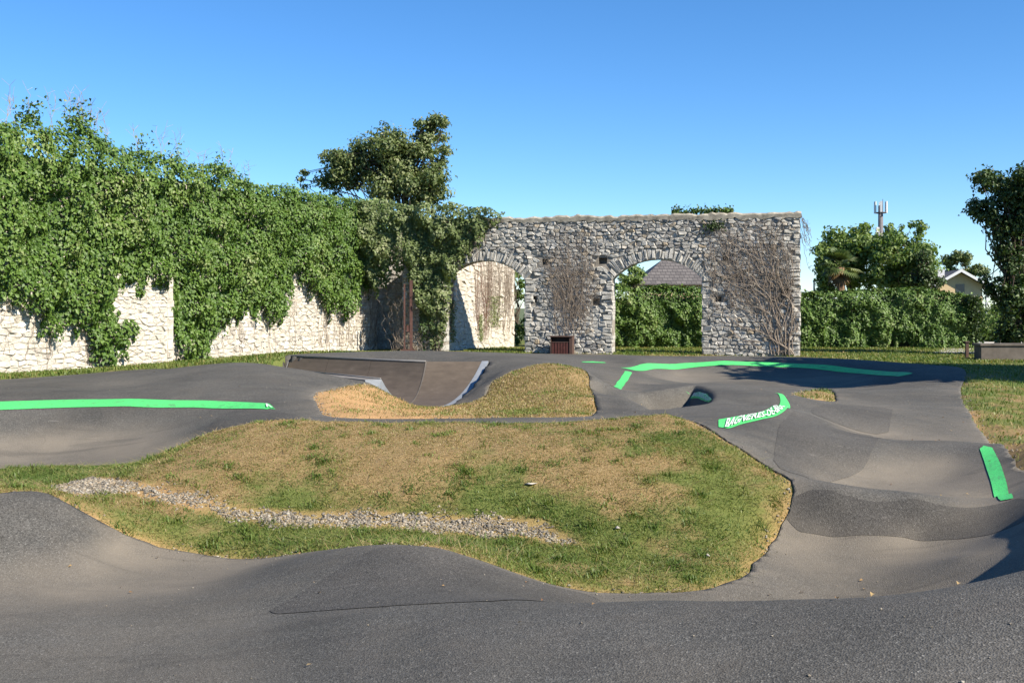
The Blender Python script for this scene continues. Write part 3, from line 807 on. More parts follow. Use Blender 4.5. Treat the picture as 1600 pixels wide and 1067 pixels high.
# ------------------------------------------------------------------ foliage
def leaf_mesh(name, P, N, size, r, droop=.55, aspect=.72, rnd=None):
    """one folded pointed leaf (4 triangles) per point, facing along N, tip hanging down"""
    n = len(P); N = N / np.linalg.norm(N, axis=1, keepdims=True)
    tip = r.normal(0, 1, (n, 3)); tip[:, 2] -= droop * 2.2
    tip -= (tip * N).sum(1, keepdims=True) * N
    tip /= np.linalg.norm(tip, axis=1, keepdims=True) + 1e-9
    side = np.cross(N, tip); s = np.asarray(size)[:, None]
    fold = r.uniform(.05, .3, (n, 1))
    b = P - tip * s * .45
    v = [b, P + side * s * aspect * .5 - tip * s * .08 + N * s * fold, P + tip * s * .12, P - side * s * aspect * .5 - tip * s * .08 + N * s * fold, P + tip * s * .6 - N * s * .12]
    V = np.stack(v, 1).reshape(-1, 3)
    k = np.arange(n)[:, None] * 5
    T = np.concatenate([k + [0, 1, 2], k + [0, 2, 3], k + [1, 4, 2], k + [2, 4, 3]])
    if rnd is None: rnd = r.random(n)
    return np_mesh(name, V, T, False, {'rnd': np.repeat(rnd, 5)})

LEAF = leaf_mat('creeper_leaf', [(.016, .036, .007), (.036, .078, .013), (.072, .138, .02), (.12, .19, .035), (.23, .26, .105)], .16)
LEAF_DARK = leaf_mat('dark_leaf', [(.016, .03, .010), (.03, .058, .016), (.05, .085, .022), (.09, .13, .04)], .2)
LEAF_TREE = leaf_mat('tree_leaf', [(.04, .075, .02), (.085, .145, .036), (.15, .22, .06), (.24, .30, .10)], .35)
LEAF_GREY = leaf_mat('grey_green_leaf', [(.03, .05, .016), (.07, .105, .032), (.14, .18, .06), (.28, .29, .15)], .25)
STEM = plain_mat('vine_stem', (.27, .22, .175), .9, .4, 12, .1)
STEM_RED = plain_mat('reddish_vine_stem', (.20, .125, .095), .9, .4, 12, .1)
BARK = plain_mat('bark', (.10, .08, .06), .95, .4, 9, .1)
TWIG = plain_mat('dry_twig', (.30, .25, .17), .9, .3, 12, .1)

def hang(name, fr, u0, u1, lowf, topf, dens, size, r, thick=.45, clump=1.0, sparse_low=.9, over=.5, strand=0.0):
    """creeper over a wall face: bulging, clumped, ragged lower edge, spilling over the top"""
    n = int((u1 - u0) * 6 * dens)
    u = r.uniform(u0, u1, n); v = r.uniform(-.2, 8.0, n)
    lo = lowf(u) + (fbm(u * 2.2, u * 0 + 3, 3) - .5) * 1.3 + (vnoise(u * 7, u * 0) - .5) * .5; hi = topf(u) + (fbm(u * 1.7 + 9, u * 0, 3) - .5) * .22
    ok = (v > np.maximum(lo, .02)) & (v < hi)
    # thin out towards the ragged lower edge
    ok &= (r.random(n) < .25 + (v - lo) / sparse_low)
    if strand: ok &= vnoise(u * 4.2, v * .45) < .32 + (v - lo) / strand
    u, v, lo, hi = u[ok], v[ok], lo[ok], hi[ok]
    big = fbm(u * .75 / clump, v * .6 / clump, 2); mid = fbm(u * 2.0 / clump + 30, v * 1.7 / clump, 3)
    bulge = thick * (0.0 + .95 * big + 1.6 * (mid - .5)) * np.clip((v - lo) / .9 + .25, .2, 1)
    crown = np.clip((v - (hi - .8)) / .8, 0, 1)
    lay = r.random(len(u)) ** .6
    w = .05 + np.maximum(bulge, .05) * lay - crown ** 2 * over * r.random(len(u)) * 1.6
    # light comes off the clumps' own slopes
    e = .08
    gu = (fbm((u + e) * 2.0 / clump + 30, v * 1.7 / clump, 3) - mid) / e; gv = (fbm(u * 2.0 / clump + 30, (v + e) * 1.7 / clump, 3) - mid) / e
    nu = -gu * thick * .8 + r.normal(0, .38, len(u)); nv = -gv * thick * .8 + .35 + r.normal(0, .38, len(u)) + crown * .8
    N = np.outer(nu, fr.d) + np.outer(nv, (0, 0, 1)) + np.outer(np.ones(len(u)), fr.n)
    P = fr.arr(u, v, w)
    col = np.clip(.12 + .38 * r.random(len(u)) + .35 * (mid - .3) + .22 * lay + .25 * (vnoise(u * .9, v * .9) > .72) * r.random(len(u)), 0, 1)
    return leaf_mesh(name, P, N, size * r.uniform(.65, 1.3, len(u)), r, rnd=col)

def stems(name, fr, starts, r, mat, parent, rad=(.004, .010), w=.07, wander=.06, lean=0.0, step=.16, spread=.12):
    m = MB()
    for u, v0, v1 in starts:
        pts = []; v = v0; uu = u; ww = w * r.uniform(.6, 1.3); ln = lean + r.normal(0, spread)
        while v < v1:
            pts.append(fr.p(uu, v, ww)); v += step * r.uniform(.7, 1.3); uu += r.normal(ln * step, wander); ww = np.clip(ww + r.normal(0, .012), .04, .22)
        if len(pts) > 1:
            R0 = r.uniform(*rad); m.tube(pts, [R0 * (1 - .5 * k / len(pts)) for k in range(len(pts))], 4, False)
    o = m.build(name, mat, parent, True); o['kind'] = 'stuff'; return o

def creeper_net(name, fr, roots, r, mat, parent, vmax, rad0=.02, step=.11, spawn=.13, levels=3, w0=.09, ulim=None):
    m = MB(); todo = [(u, v, a, L, rad0 * r.uniform(.5, 1.2), 0) for u, v, a, L in roots]
    while todo:
        u, v, a, L, rad, lev = todo.pop(); pts = []; w = w0 * r.uniform(.7, 1.3); n = max(3, int(L / step)); bias = a * .5
        for k in range(n):
            pts.append(fr.p(u, v, w)); a += r.normal(0, .2) - (a - bias) * .08; u += math.sin(a) * step; v += math.cos(a) * step; w = min(max(w + r.normal(0, .01), .06), .2)
            if v > vmax or v < .05 or (ulim and not ulim[0] < u < ulim[1]): break
            if lev < levels and r.random() < spawn: todo.append((u, v, a + r.choice((-1, 1)) * r.uniform(.25, .95), L * r.uniform(.25, .6), rad * r.uniform(.45, .7), lev + 1))
        if len(pts) > 2: m.tube(pts, [max(rad * (1 - .7 * k / len(pts)), .0018) for k in range(len(pts))], 4 if lev == 0 else 3, False)
    o = m.build(name, mat, parent, True); o['kind'] = 'stuff'
    return o

rp = np.random.default_rng(11)
# --- creeper on the boundary wall
vine = empty('creeper', tuple(FL.p(12, 0, .3)))
tag(vine, 'dense green creeper covering the long wall on the left', 'climbing plant')
top_u = [p[0] for p in IVY_TOP]; top_z = [p[1] for p in IVY_TOP]
o = link('foliage', hang('foliage', FL, 2, 30.3, lambda u: np.interp(u, low_u, low_z), lambda u: np.interp(u, top_u, top_z), 1000, .115, rp, .85, 1.0, 1.1, .5, 1.0), LEAF, vine); o['kind'] = 'stuff'
st = [(rp.uniform(9, 30), rp.uniform(.1, .6), rp.uniform(2, 3.4)) for _ in range(70)] + [(rp.uniform(13, 14.7), 0.05, 2.5) for _ in range(14)] + [(rp.uniform(24, 30), .3, 3.2) for _ in range(30)]
stems('stems', FL, st, rp, STEM, vine)
# dry flower stalks and shoots standing above the creeper
m = MB(); SP = []; SN = []
for px_u in list(rp.uniform(9.8, 13.5, 16)) + list(rp.uniform(13.5, 22, 16)):
    zt = float(np.interp(px_u, top_u, top_z)) - .1; hgt = rp.uniform(.4, 1.15)
    p = FL.p(px_u, zt, -.1); pts = [p]
    for k in range(5): pts.append(pts[-1] + Vector((rp.normal(0, .05), rp.normal(0, .05), hgt / 5)))
    m.tube(pts, .007, 3, False)
    for k in range(7):
        q = pts[rp.integers(2, 6)]
        e = q + Vector((rp.normal(0, .14), rp.normal(0, .14), rp.uniform(.05, .25)))
        m.tube([q, e], .004, 3, False)
m.build('dry_stalks', TWIG, vine)['kind'] = 'stuff'
for px_u in (10.9, 11.2, 12.5, 12.8, 13.2, 15.5, 17.0, 19.3):
    zt = float(np.interp(px_u, top_u, top_z)); k = 60
    SP.append(np.array(FL.p(px_u, zt, -.1)) + rp.normal(0, 1, (k, 3)) * (.17, .17, .2) + (0, 0, .12))
SP = np.concatenate(SP)
o = link('shoots', leaf_mesh('shoots', SP, rp.normal(0, 1, SP.shape) + (0, 0, .6), rp.uniform(.09, .13, len(SP)), rp), LEAF, vine); o['kind'] = 'stuff'

# --- creeper in the corner, tumbling over the left end of the arched wall
cv = empty('creeper', tuple(FA.p(-5.5, 0, .5)))
tag(cv, 'darker creeper filling the corner and spilling over the left arch', 'climbing plant')
cu = [-7.4, -6.3, -5.8, -5.0, -4.6, -4.2, -3.6, -3.3, -3.0, -2.2, -1.5, -.9]
cl = [2.6, 2.7, 3.1, 3.2, 2.2, 1.0, .3, 1.2, 2.9, 4.0, 4.8, 5.4]
ctp = [6.3, 6.4, 6.35, 6.2, 6.15, 6.2, 6.1, 6.15, 6.25, 6.05, 5.95, 5.7]
o = link('foliage', hang('foliage', FA, -7.4, -.8, lambda u: np.interp(u, cu, cl), lambda u: np.interp(u, cu, ctp), 950, .12, rp, 1.0, 1.2), LEAF_GREY, cv); o['kind'] = 'stuff'
o = link('hanging_strands', hang('hanging_strands', FA, -4.4, -3.45, lambda u: u * 0 + .2, lambda u: u * 0 + 3.4, 420, .10, rp, .45, .6), LEAF_DARK, cv); o['kind'] = 'stuff'
stems('stems', FA, [(rp.uniform(-5.6, -3.3), .05, rp.uniform(2, 3.4)) for _ in range(60)] + [(rp.uniform(-3.3, -1.2), rp.uniform(3.6, 4.4), 5.3) for _ in range(25)], rp, STEM, cv, w=.16, wander=.09)
# dark tangle at the back of the recess
stems('tangle', FC, [(rp.uniform(.2, 3.6), .05, rp.uniform(2.5, 4)) for _ in range(60)], rp, STEM, cv, w=.2, wander=.1)
# --- streaks of creeper on the inner wall
iv = empty('dead_creeper', tuple(FB.p(1, 0, .1)))
tag(iv, 'reddish and brown dead creeper streaks on the inner wall', 'climbing plant')
stems('red_stems', FB, [(u + rp.normal(0, .10), rp.uniform(.3, 2.2), rp.uniform(3.2, 4.7)) for u in (.55, 2.7, 3.3, 3.5) for _ in range(16)], rp, STEM_RED, iv, wander=.02, w=.06)
stems('brown_stems', FB, [(rp.uniform(3.5, 6.0), rp.uniform(.6, 2.5), rp.uniform(3.6, 4.8)) for _ in range(120)], rp, STEM, iv, wander=.025, w=.06)
uu = np.concatenate([rp.normal(.7, .14, 500), rp.normal(3.0, .09, 300), rp.normal(4.2, .3, 500)]); vv = np.concatenate([rp.uniform(.4, 2.2, 500), rp.uniform(.4, 1.6, 300), rp.uniform(1.0, 2.4, 500)])
o = link('moss_leaves', leaf_mesh('moss_leaves', FB.arr(uu, vv, rp.uniform(.05, .12, len(uu))), np.array(FB.n) + rp.normal(0, .5, (len(uu), 3)), rp.uniform(.05, .09, len(uu)), rp, rnd=rp.uniform(.6, 1, len(uu))), LEAF_GREY, iv); o['kind'] = 'stuff'
# --- dead creeper on the arched wall
dv = empty('dead_creeper', tuple(FA.p(1.9, 0, .1)))
tag(dv, 'brown leafless creeper net on the pier between the arches', 'climbing plant')
creeper_net('stems', FA, [(rp.normal(1.9, .33), rp.uniform(.7, 2.4), rp.normal(0, .12), rp.uniform(1.6, 3.4)) for _ in range(120)], rp, STEM, dv, 5.1, .008, .1, .10, 2, .1, (.75, 3.1))
dr = empty('dead_creeper', tuple(FA.p(9, 0, .1)))
tag(dr, 'sprawling leafless creeper branches on the right end of the arched wall', 'climbing plant')
creeper_net('branches', FA, [(rp.uniform(9.7, 10.6), .06, rp.normal(-.25, .2), rp.uniform(3.5, 5.5)) for _ in range(14)], rp, STEM, dr, 5.3, .026, .12, .16, 3, .11, (7.15, 10.8))
creeper_net('stems', FA, [(rp.uniform(7.3, 10.6), rp.uniform(1.2, 4.2), rp.normal(-.1, .35), rp.uniform(1, 2.6)) for _ in range(150)], rp, STEM, dr, 5.3, .007, .1, .12, 2, .1, (7.12, 10.8))
m = MB()
for k in range(16):
    p = FA.p(UR + .05, rp.uniform(4.6, 5.5), rp.uniform(-.3, .1)); pts = [p]
    for j in range(7): pts.append(pts[-1] + FA.d * rp.uniform(.0, .09) + Vector((0, 0, rp.uniform(-.3, .12))))
    m.tube(pts, .009, 3, False)
m.build('trailing_twigs', STEM, dr)
tp_ = empty('creeper', tuple(FA.p(6.7, 5.58, -.3)))
tag(tp_, 'small green tuft growing on top of the arched wall', 'climbing plant')
k = 700; P = FA.arr(rp.uniform(5.9, 8.3, k), 5.6 + np.abs(rp.normal(0, .12, k)), rp.uniform(-.6, 0, k))
o = link('foliage', leaf_mesh('foliage', P, rp.normal(0, .7, P.shape) + (0, -.3, .8), rp.uniform(.08, .15, k), rp), LEAF, tp_); o['kind'] = 'stuff'
k = 150; P = FA.arr(7.55 + rp.normal(0, .2, k), 5.1 + rp.normal(0, .1, k), rp.uniform(.08, .2, k))
o = link('tuft', leaf_mesh('tuft', P, rp.normal(0, .6, P.shape) + np.array(FA.n), rp.uniform(.07, .12, k), rp), LEAF_DARK, tp_); o['kind'] = 'stuff'

# ------------------------------------------------------------------ trees
def clump_points(clumps, per, r):
    """points spread through lumpy ellipsoids, denser towards the skin"""
    P = []; N = []; C = []
    for cx, cy, cz, rx, rz in clumps:
        n = int(per * rx * rx * 12)
        d = r.normal(0, 1, (n, 3)); d /= np.linalg.norm(d, axis=1, keepdims=True)
        rad = r.random(n) ** .45 * (1 + .5 * r.random(n) ** 4) * (.62 + .76 * fbm(d[:, 0] * 2.2 + cx * 3.1 + 9, d[:, 2] * 2.2 + d[:, 1] * 1.7 + cz, 3))
        P.append(d * rad[:, None] * (rx, rx, rz) + (cx, cy, cz)); N.append(d + r.normal(0, .55, (n, 3)) + (0, 0, .3)); C.append(np.clip(.05 + .45 * r.random(n) + .3 * rad + .15 * r.random() , 0, 1))
    return np.concatenate(P), np.concatenate(N), np.concatenate(C)

def limb_tree(name, base, top, clumps, r, mat, label, per=60, size=.2, rad=.22, group=None):
    root = empty(name, base); tag(root, label, 'tree', group)
    m = MB(); b = Vector(base) - Vector((0, 0, .3)); tpv = Vector(top)
    pts = [b + (tpv - b) * k / 6 + Vector((r.normal(0, .08), r.normal(0, .08), 0)) for k in range(7)]
    m.tube(pts, [rad * (1 - .11 * k) for k in range(7)], 8)
    for cx, cy, cz, rx, rz in clumps:
        s = pts[int(r.integers(2, 7))]; e = Vector((cx, cy, cz)); mid = (s + e) / 2 + Vector((r.normal(0, .2), r.normal(0, .2), .25))
        m.tube([s, mid, e], [rad * .22, rad * .12, .012], 5, False)
        for q in range(4):
            d = Vector(r.normal(0, 1, 3)).normalized() * rx * .7
            m.tube([e, e + d * .5 + Vector((0, 0, .1)), e + d], [.02, .012, .005], 4, False)
    m.build('trunk', BARK, root, True)
    P, N, C = clump_points(clumps, per, r)
    o = link('crown', leaf_mesh('crown', P, N, size * r.uniform(.6, 1.3, len(P)), r, rnd=C), mat, root); o['kind'] = 'stuff'
    return root

def blob(cx, cy, cz, rx, rz, n, r, sub=.5):
    """a lumpy group of small clumps around a centre"""
    out = []
    for _ in range(n):
        d = r.normal(0, 1, 3); d /= np.linalg.norm(d); k = r.random() ** .4
        out.append((cx + d[0] * rx * k, cy + d[1] * rx * k, cz + d[2] * rz * k, rx * sub * r.uniform(.7, 1.2), rx * sub * .8 * r.uniform(.7, 1.2)))
    return out

def at(px, py, Y): return ((px - 800) / 1700 * Y, Y, 1.9 - Y * (py - 480) / 1700)
def blob_at(px, py, Y, rpx, rpz, n, r, sub=.45):
    x, y, z = at(px, py, Y); return blob(x, y, z, rpx * Y / 1700, rpz * Y / 1700, n, r, sub)

rt = np.random.default_rng(31)
cl = (blob_at(545, 262, 53, 42, 34, 18, rt, .42) + blob_at(600, 246, 53, 52, 38, 22, rt, .38) + blob_at(670, 205, 53, 30, 26, 12, rt, .42) + blob_at(690, 190, 53, 18, 14, 6, rt, .5) + blob_at(688, 255, 53, 20, 42, 11, rt, .6)
      + blob_at(640, 290, 53, 62, 28, 16, rt, .38) + blob_at(474, 278, 53, 9, 18, 6, rt, .7) + blob_at(512, 285, 53, 20, 24, 9, rt, .5) + blob_at(640, 240, 53, 40, 35, 12, rt, .4) + blob_at(632, 300, 52, 34, 20, 9, rt, .45))
limb_tree('tree', (at(620, 300, 53)[0], 53, 0), at(640, 250, 53), cl, rt, LEAF_GREY, 'leaning bushy tree rising behind the creeper-covered corner', 65, .16, .25)
# trees beyond the hedge
g = 'trees beyond the hedge'
cl = blob_at(1322, 405, 60, 48, 48, 36, rt, .38) + blob_at(1345, 366, 60, 20, 18, 8, rt, .5) + blob_at(1285, 405, 60, 14, 30, 8, rt, .6) + blob_at(1300, 440, 60, 26, 20, 8, rt, .5)
limb_tree('tree', (at(1325, 480, 60)[0], 60, 0), at(1330, 400, 60), cl, rt, LEAF_TREE, 'round leafy tree behind the hedge, left of the antenna mast', 62, .2, .2, g)
cl = blob_at(1408, 405, 58, 48, 52, 36, rt, .36) + blob_at(1433, 365, 58, 16, 20, 7, rt, .5) + blob_at(1397, 362, 58, 16, 14, 6, rt, .5) + blob_at(1372, 435, 58, 30, 28, 10, rt, .45)
limb_tree('tree', (at(1410, 480, 58)[0], 58, 0), at(1410, 410, 58), cl, rt, LEAF_TREE, 'loose light green tree in front of the antenna mast', 52, .2, .18, g)
cl = blob_at(1440, 420, 56, 20, 30, 12, rt, .5) + blob_at(1462, 437, 56, 18, 18, 9, rt, .5) + blob_at(1425, 445, 56, 24, 15, 8, rt, .5)
limb_tree('tree', (at(1440, 480, 56)[0], 56, 0), at(1440, 430, 56), cl, rt, LEAF_DARK, 'small dark tree between the hedge and the gabled house', 80, .15, .14, g)
cl = blob_at(1500, 412, 190, 20, 16, 10, rt) + blob_at(1522, 428, 190, 22, 10, 9, rt)
limb_tree('tree', (at(1505, 480, 190)[0], 190, 0), at(1505, 420, 190), cl, rt, LEAF_GREY, 'far pale tree above the roof of the gabled house', 14, .5, .25, g)
cl = blob_at(988, 425, 60, 18, 22, 9, rt, .55) + blob_at(975, 440, 60, 16, 14, 5, rt)
limb_tree('tree', (at(985, 480, 60)[0], 60, 0), at(985, 440, 60), cl, rt, LEAF_TREE, 'tree beside the slate roof seen through the right arch', 80, .17, .16, g)
cl = blob_at(808, 450, 54, 14, 30, 9, rt, .6) + blob_at(810, 520, 54, 14, 22, 7, rt, .6)
limb_tree('tree', (at(808, 500, 54)[0], 54, 0), at(808, 470, 54), cl, rt, LEAF_TREE, 'leafy young tree seen at the right edge of the left arch', 60, .18, .1, g)
# dark tree at the right edge, wrapped in ivy
cl = (blob_at(1575, 290, 42, 52, 34, 26, rt, .34) + blob_at(1640, 320, 42, 60, 55, 22, rt, .4) + blob_at(1530, 328, 42, 26, 14, 9, rt, .45) + blob_at(1580, 365, 42, 26, 48, 24, rt, .6) + blob_at(1560, 345, 42, 30, 26, 10, rt, .45)
      + blob_at(1588, 430, 42, 24, 45, 16, rt, .6) + blob_at(1592, 480, 42, 34, 40, 16, rt, .5) + blob_at(1590, 530, 42, 30, 26, 12, rt, .55) + blob_at(1560, 445, 42, 24, 18, 9, rt, .45) + blob_at(1640, 480, 42, 40, 60, 14, rt, .5))
limb_tree('tree', (at(1592, 560, 42)[0], 42, 0), at(1585, 330, 42), cl, rt, LEAF_DARK, 'tall dark ivy-clad tree at the right edge', 75, .15, .2)
# its neighbour just out of the picture, whose shade lies on the far turn
cl = blob(15.7, 23.3, 6.3, 2.4, 1.2, 34, rt, .42) + blob(19.4, 23.9, 6.6, 3.2, 1.6, 36, rt, .4) + blob(23.2, 25.8, 6.6, 3.2, 1.6, 24, rt, .4)
limb_tree('tree', (19.5, 24.2, 0), (19.5, 24.0, 6), cl, rt, LEAF_DARK, 'spreading tree just right of the picture shading the far turn', 28, .34, .3)

# fan palm
pb = at(1312, 470, 55); palm = empty('palm_tree', (pb[0], pb[1], 0)); tag(palm, 'fan palm with yellowing skirt behind the hedge', 'palm')
m = MB(); m.tube([(pb[0], 55, -.2), (pb[0] + .05, 55, 2.4), (pb[0], 55, 3.9)], [.22, .2, .24], 8); m.build('trunk', plain_mat('palm_fibre', (.2, .12, .07), .95, .4, 14), palm, True)
def fronds(name, n, el0, el1, mat, length, parent):
    V = []; T = []; C = []
    c = np.array((pb[0], 55, 4.0))
    for _ in range(n):
        a = rt.uniform(0, 6.283); e = rt.uniform(el0, el1)
        d = np.array((math.cos(a) * math.cos(e), math.sin(a) * math.cos(e), math.sin(e))); s = np.cross(d, (0, 0, 1.0)); s /= np.linalg.norm(s) + 1e-6; up = np.cross(s, d)
        h0 = c + d * length * rt.uniform(.3, .55); col = rt.random()
        for k in range(13):
            th = (k - 6) / 6 * 1.25; L = length * .62 * (1 - .1 * abs(k - 6) / 6)
            dd = d * math.cos(th) + s * math.sin(th); q = np.cross(dd, up) * .028
            tip = h0 + dd * L - np.array((0, 0, .22 * L)); i = len(V)
            V += [h0 - q, h0 + q, h0 + dd * L * .6 + q * 1.3, h0 + dd * L * .6 - q * 1.3, tip]; T += [(i, i + 1, i + 2), (i, i + 2, i + 3), (i + 3, i + 2, i + 4)]; C += [col] * 5
        i = len(V); q = s * .02; V += [c - q, c + q, h0 + q, h0 - q, h0]; T += [(i, i + 1, i + 2), (i, i + 2, i + 3)]; C += [col] * 5
    return link(name, np_mesh(name, V, T, False, {'rnd': C}), mat, parent)
fronds('fronds', 30, -.7, 1.3, LEAF_GREY, 1.1, palm)
fronds('dry_skirt', 13, -1.5, -.75, leaf_mat('dry_frond', [(.10, .06, .025), (.22, .14, .05), (.36, .28, .08)], .2), .95, palm)

# ------------------------------------------------------------------ hedge behind the wall
hedge = empty('hedge', (12, 49.5, 0)); tag(hedge, 'long clipped green hedge running behind the arched wall to the right', 'hedge')
FH = Frame((2.0, 51.0), (.9965, -.083)); HLEN = 18.9
def htop(u): return np.interp(u, [0, 2.6, 4.0, 5.0, 6, 9, 13, 16, 18, 19.8], [2.9, 2.9, 2.75, 2.95, 2.85, 2.5, 2.55, 2.75, 2.65, 2.3]) + .35 * (fbm(u * .9, u * 0 + 2, 2) - .5) - .12 * (np.abs((u * .55) % 1 - .5) * 2) ** 3
o = link('foliage', hang('foliage', FH, 0, HLEN, lambda u: u * 0 - .2, htop, 850, .115, rp, .75, 1.3, .05, .9), LEAF, hedge); o['kind'] = 'stuff'
k = 9000; u = rp.uniform(0, HLEN, k); P = FH.arr(u, htop(u) + rp.normal(0, .07, k) - .05, -rp.uniform(0, 1.2, k))
o = link('top_growth', leaf_mesh('top_growth', P, rp.normal(0, .5, P.shape) + (0, 0, 1), rp.uniform(.1, .18, k), rp), LEAF, hedge); o['kind'] = 'stuff'
k = 4000; P = FH.arr(HLEN + rp.normal(0, .2, k), rp.uniform(0, 2.4, k), -rp.uniform(-.5, 1.3, k))
o = link('end_growth', leaf_mesh('end_growth', P, rp.normal(0, .6, P.shape) + (1, 0, .2), rp.uniform(.1, .18, k), rp), LEAF_DARK, hedge); o['kind'] = 'stuff'
m = MB(); m.obox(FH.p(HLEN / 2, 1.15, -.65), (FH.d, FH.n, (0, 0, 1)), (HLEN / 2 - .1, .5, 1.15)); m.build('branch_core', plain_mat('hedge_interior', (.03, .035, .02), .95, .4, 8), hedge)
# low shrubs further left seen through the left arch
sh = empty('shrub', (0.6, 56, 0)); tag(sh, 'bright green shrub at the foot of the inner wall', 'shrub')
P, N, C = clump_points(blob(.75, 52.5, .9, .5, .9, 9, rt, .6), 90, rt)
o = link('foliage', leaf_mesh('foliage', P, N, .13 * rt.uniform(.7, 1.3, len(P)), rt, rnd=C), LEAF, sh); o['kind'] = 'stuff'
# ------------------------------------------------------------------ skate ramp
PLY = NT('weathered_ramp_board', .55, .35)
_c = PLY.ramp(PLY.noise(3, 5, .65, PLY.scaled(1, 1, 3)), [(.25, (.075, .058, .042)), (.6, (.105, .082, .06)), (.85, (.15, .122, .095))])
_c = PLY.mix(PLY.ramp(PLY.noise(9, 6, .8, PLY.scaled(1.5, .5, 1)), [(.66, 0.0), (.74, .35)]), _c, (.27, .25, .22))
PLY.color(_c); PLY.bump(PLY.noise(40, 3), .1, .003); PLY = PLY.m
STEEL = plain_mat('galvanised_steel', (.27, .29, .31), .5, .25, 5, .5, .35)
DARKSTEEL = plain_mat('steel_coping', (.2, .19, .18), .5, .2, 8, .5, .4)
ramp = empty('skate_ramp', (-3.5, 23.2, -.12))
tag(ramp, 'low brown half-pipe skate ramp with steel edges sunk between the asphalt decks', 'skate ramp')
ZB, ZT, ZF = -.12, .68, .52
def prof(n=12, th=1.05):
    return [(1 - math.sin(th * k / n) / math.sin(th), (1 - math.cos(th * k / n)) / (1 - math.cos(th))) for k in range(n, -1, -1)]   # (run 0 top..1 foot, rise)
def panel(t0, t1, b0, b1, zt, name, mat, n=12, th=1.05, dz=0, deep=.04):
    t0, t1, b0, b1 = [Vector((*p, 0)) for p in (t0, t1, b0, b1)]
    V = []; Fs = []
    th0, th1 = th if isinstance(th, tuple) else (th, th)
    nc = 7 if th0 != th1 else 2
    cols = [prof(n, th0 + (th1 - th0) * c / (nc - 1)) for c in range(nc)]
    for k in range(n + 1):
        for c in range(nc):
            s, hgt = cols[c][k]; f = c / (nc - 1)
            p = t0.lerp(t1, f).lerp(b0.lerp(b1, f), s); V.append((p.x, p.y, ZB + hgt * (zt - ZB) + dz))
    for k in range(n):
        for c in range(nc - 1): Fs.append((nc * k + c, nc * k + c + 1, nc * (k + 1) + c + 1, nc * (k + 1) + c))
    V += [(v[0], v[1], v[2] - deep) for v in V]; h_ = len(V) // 2
    Fs += [tuple(h_ + i for i in reversed(f)) for f in Fs]
    for k in range(n):
        a_, b_ = nc * k, nc * (k + 1)
        Fs.append((a_, b_, h_ + b_, h_ + a_)); a_ += nc - 1; b_ += nc - 1
        Fs.append((a_, h_ + a_, h_ + b_, b_))
    return link(name, py_mesh(name, V, Fs, False), mat, ramp)
def lerp(a, b, t): return (a[0] + (b[0] - a[0]) * t, a[1] + (b[1] - a[1]) * t)
TL, T1, T2 = (-5.46, 26.9), (-1.94, 24.4), (-.62, 24.45)
BL, B1, B2 = (-5.75, 25.1), (-2.15, 22.5), (-1.42, 21.95)
for a, b in ((0, .30), (.302, .62), (.622, .998)):
    panel(lerp(TL, T1, a), lerp(TL, T1, b), lerp(BL, B1, a), lerp(BL, B1, b), ZT, 'ramp_panel', PLY)
panel(lerp(T1, T2, .03), lerp(T1, T2, .955), lerp(B1, B2, .03), lerp(B1, B2, .955), ZT, 'ramp_panel', PLY, 14, (1.0, .55))
panel(lerp(T1, T2, .957), lerp(T1, T2, 1.07), lerp(B1, B2, .957), lerp(B1, B2, 1.14), ZT, 'edge_plate', STEEL, 14, (.55, .5), .012, .3)
panel(lerp(T1, T2, 0), lerp(T1, T2, .028), lerp(B1, B2, 0), lerp(B1, B2, .028), ZT, 'seam_strip', plain_mat('dull_steel', (.115, .098, .08), .6, .2, 5), 14, (1.04, 1.0), .012)
MB().tube([(*TL, ZT + .005), (*lerp(TL, T1, .5), ZT + .005), (*T1, ZT + .005)], .024, 8).build('coping', DARKSTEEL, ramp, True)
F0, F1, G0, G1 = (-4.97, 23.46), (-2.81, 20.70), (-4.72, 23.65), (-2.52, 20.86)
H0, H1 = (-4.2, 24.5), (-1.75, 21.72)
def slab(pts, z, th, name, mat):
    n = len(pts); V = [(*p, z) for p in pts] + [(*p, z - th) for p in pts]
    Fs = [tuple(range(n)), tuple(range(2 * n - 1, n - 1, -1))] + [(k, n + k, n + (k + 1) % n, (k + 1) % n) for k in range(n)]
    return link(name, py_mesh(name, V, Fs), mat, ramp)
slab([BL, H0, H1, (-2.25, 20.5), (-1.75, 20.3), (-1.3, 20.75), B2, B1], ZB - .002, .05, 'floor_panel', PLY)
slab([lerp(F0, F1, -.02), F1, G1, lerp(G0, G1, -.02)], ZF, .35, 'deck_plate', plain_mat('grey_ramp_deck', (.17, .155, .14), .8, .2, 4))
panel(G0, G1, H0, H1, ZF - .01, 'ramp_panel', PLY)
MB().tube([(*G0, ZF + .01), (*G1, ZF + .01)], .018, 8).build('coping', DARKSTEEL, ramp, True)
side = [Vector((*F1, ZF - .001)), Vector((*G1, ZF - .001))]
for s, hgt in prof(8)[1:]: p = lerp(G1, H1, s); side.append(Vector((*p, ZB + hgt * (ZF - ZB))))
side += [Vector((*H1, ZB - .25)), Vector((*F1, ZB - .25))]
nrm = Vector((.65, -.76, 0)) * .012; off = Vector((.65, -.76, 0)) * .02
n = len(side); V = [p + off + nrm for p in side] + [p + off - nrm for p in side]
link('side_plate', py_mesh('side_plate', V, [tuple(range(n)), tuple(range(2 * n - 1, n - 1, -1))] + [(k, n + k, n + (k + 1) % n, (k + 1) % n) for k in range(n)]), STEEL, ramp)
side = [Vector((*TL, ZT - .03))]
for s, hgt in prof(8)[1:]: p = lerp(TL, BL, s); side.append(Vector((*p, ZB + hgt * (ZT - ZB) - .03)))
side += [Vector((*BL, -.4)), Vector((*TL, -.4))]
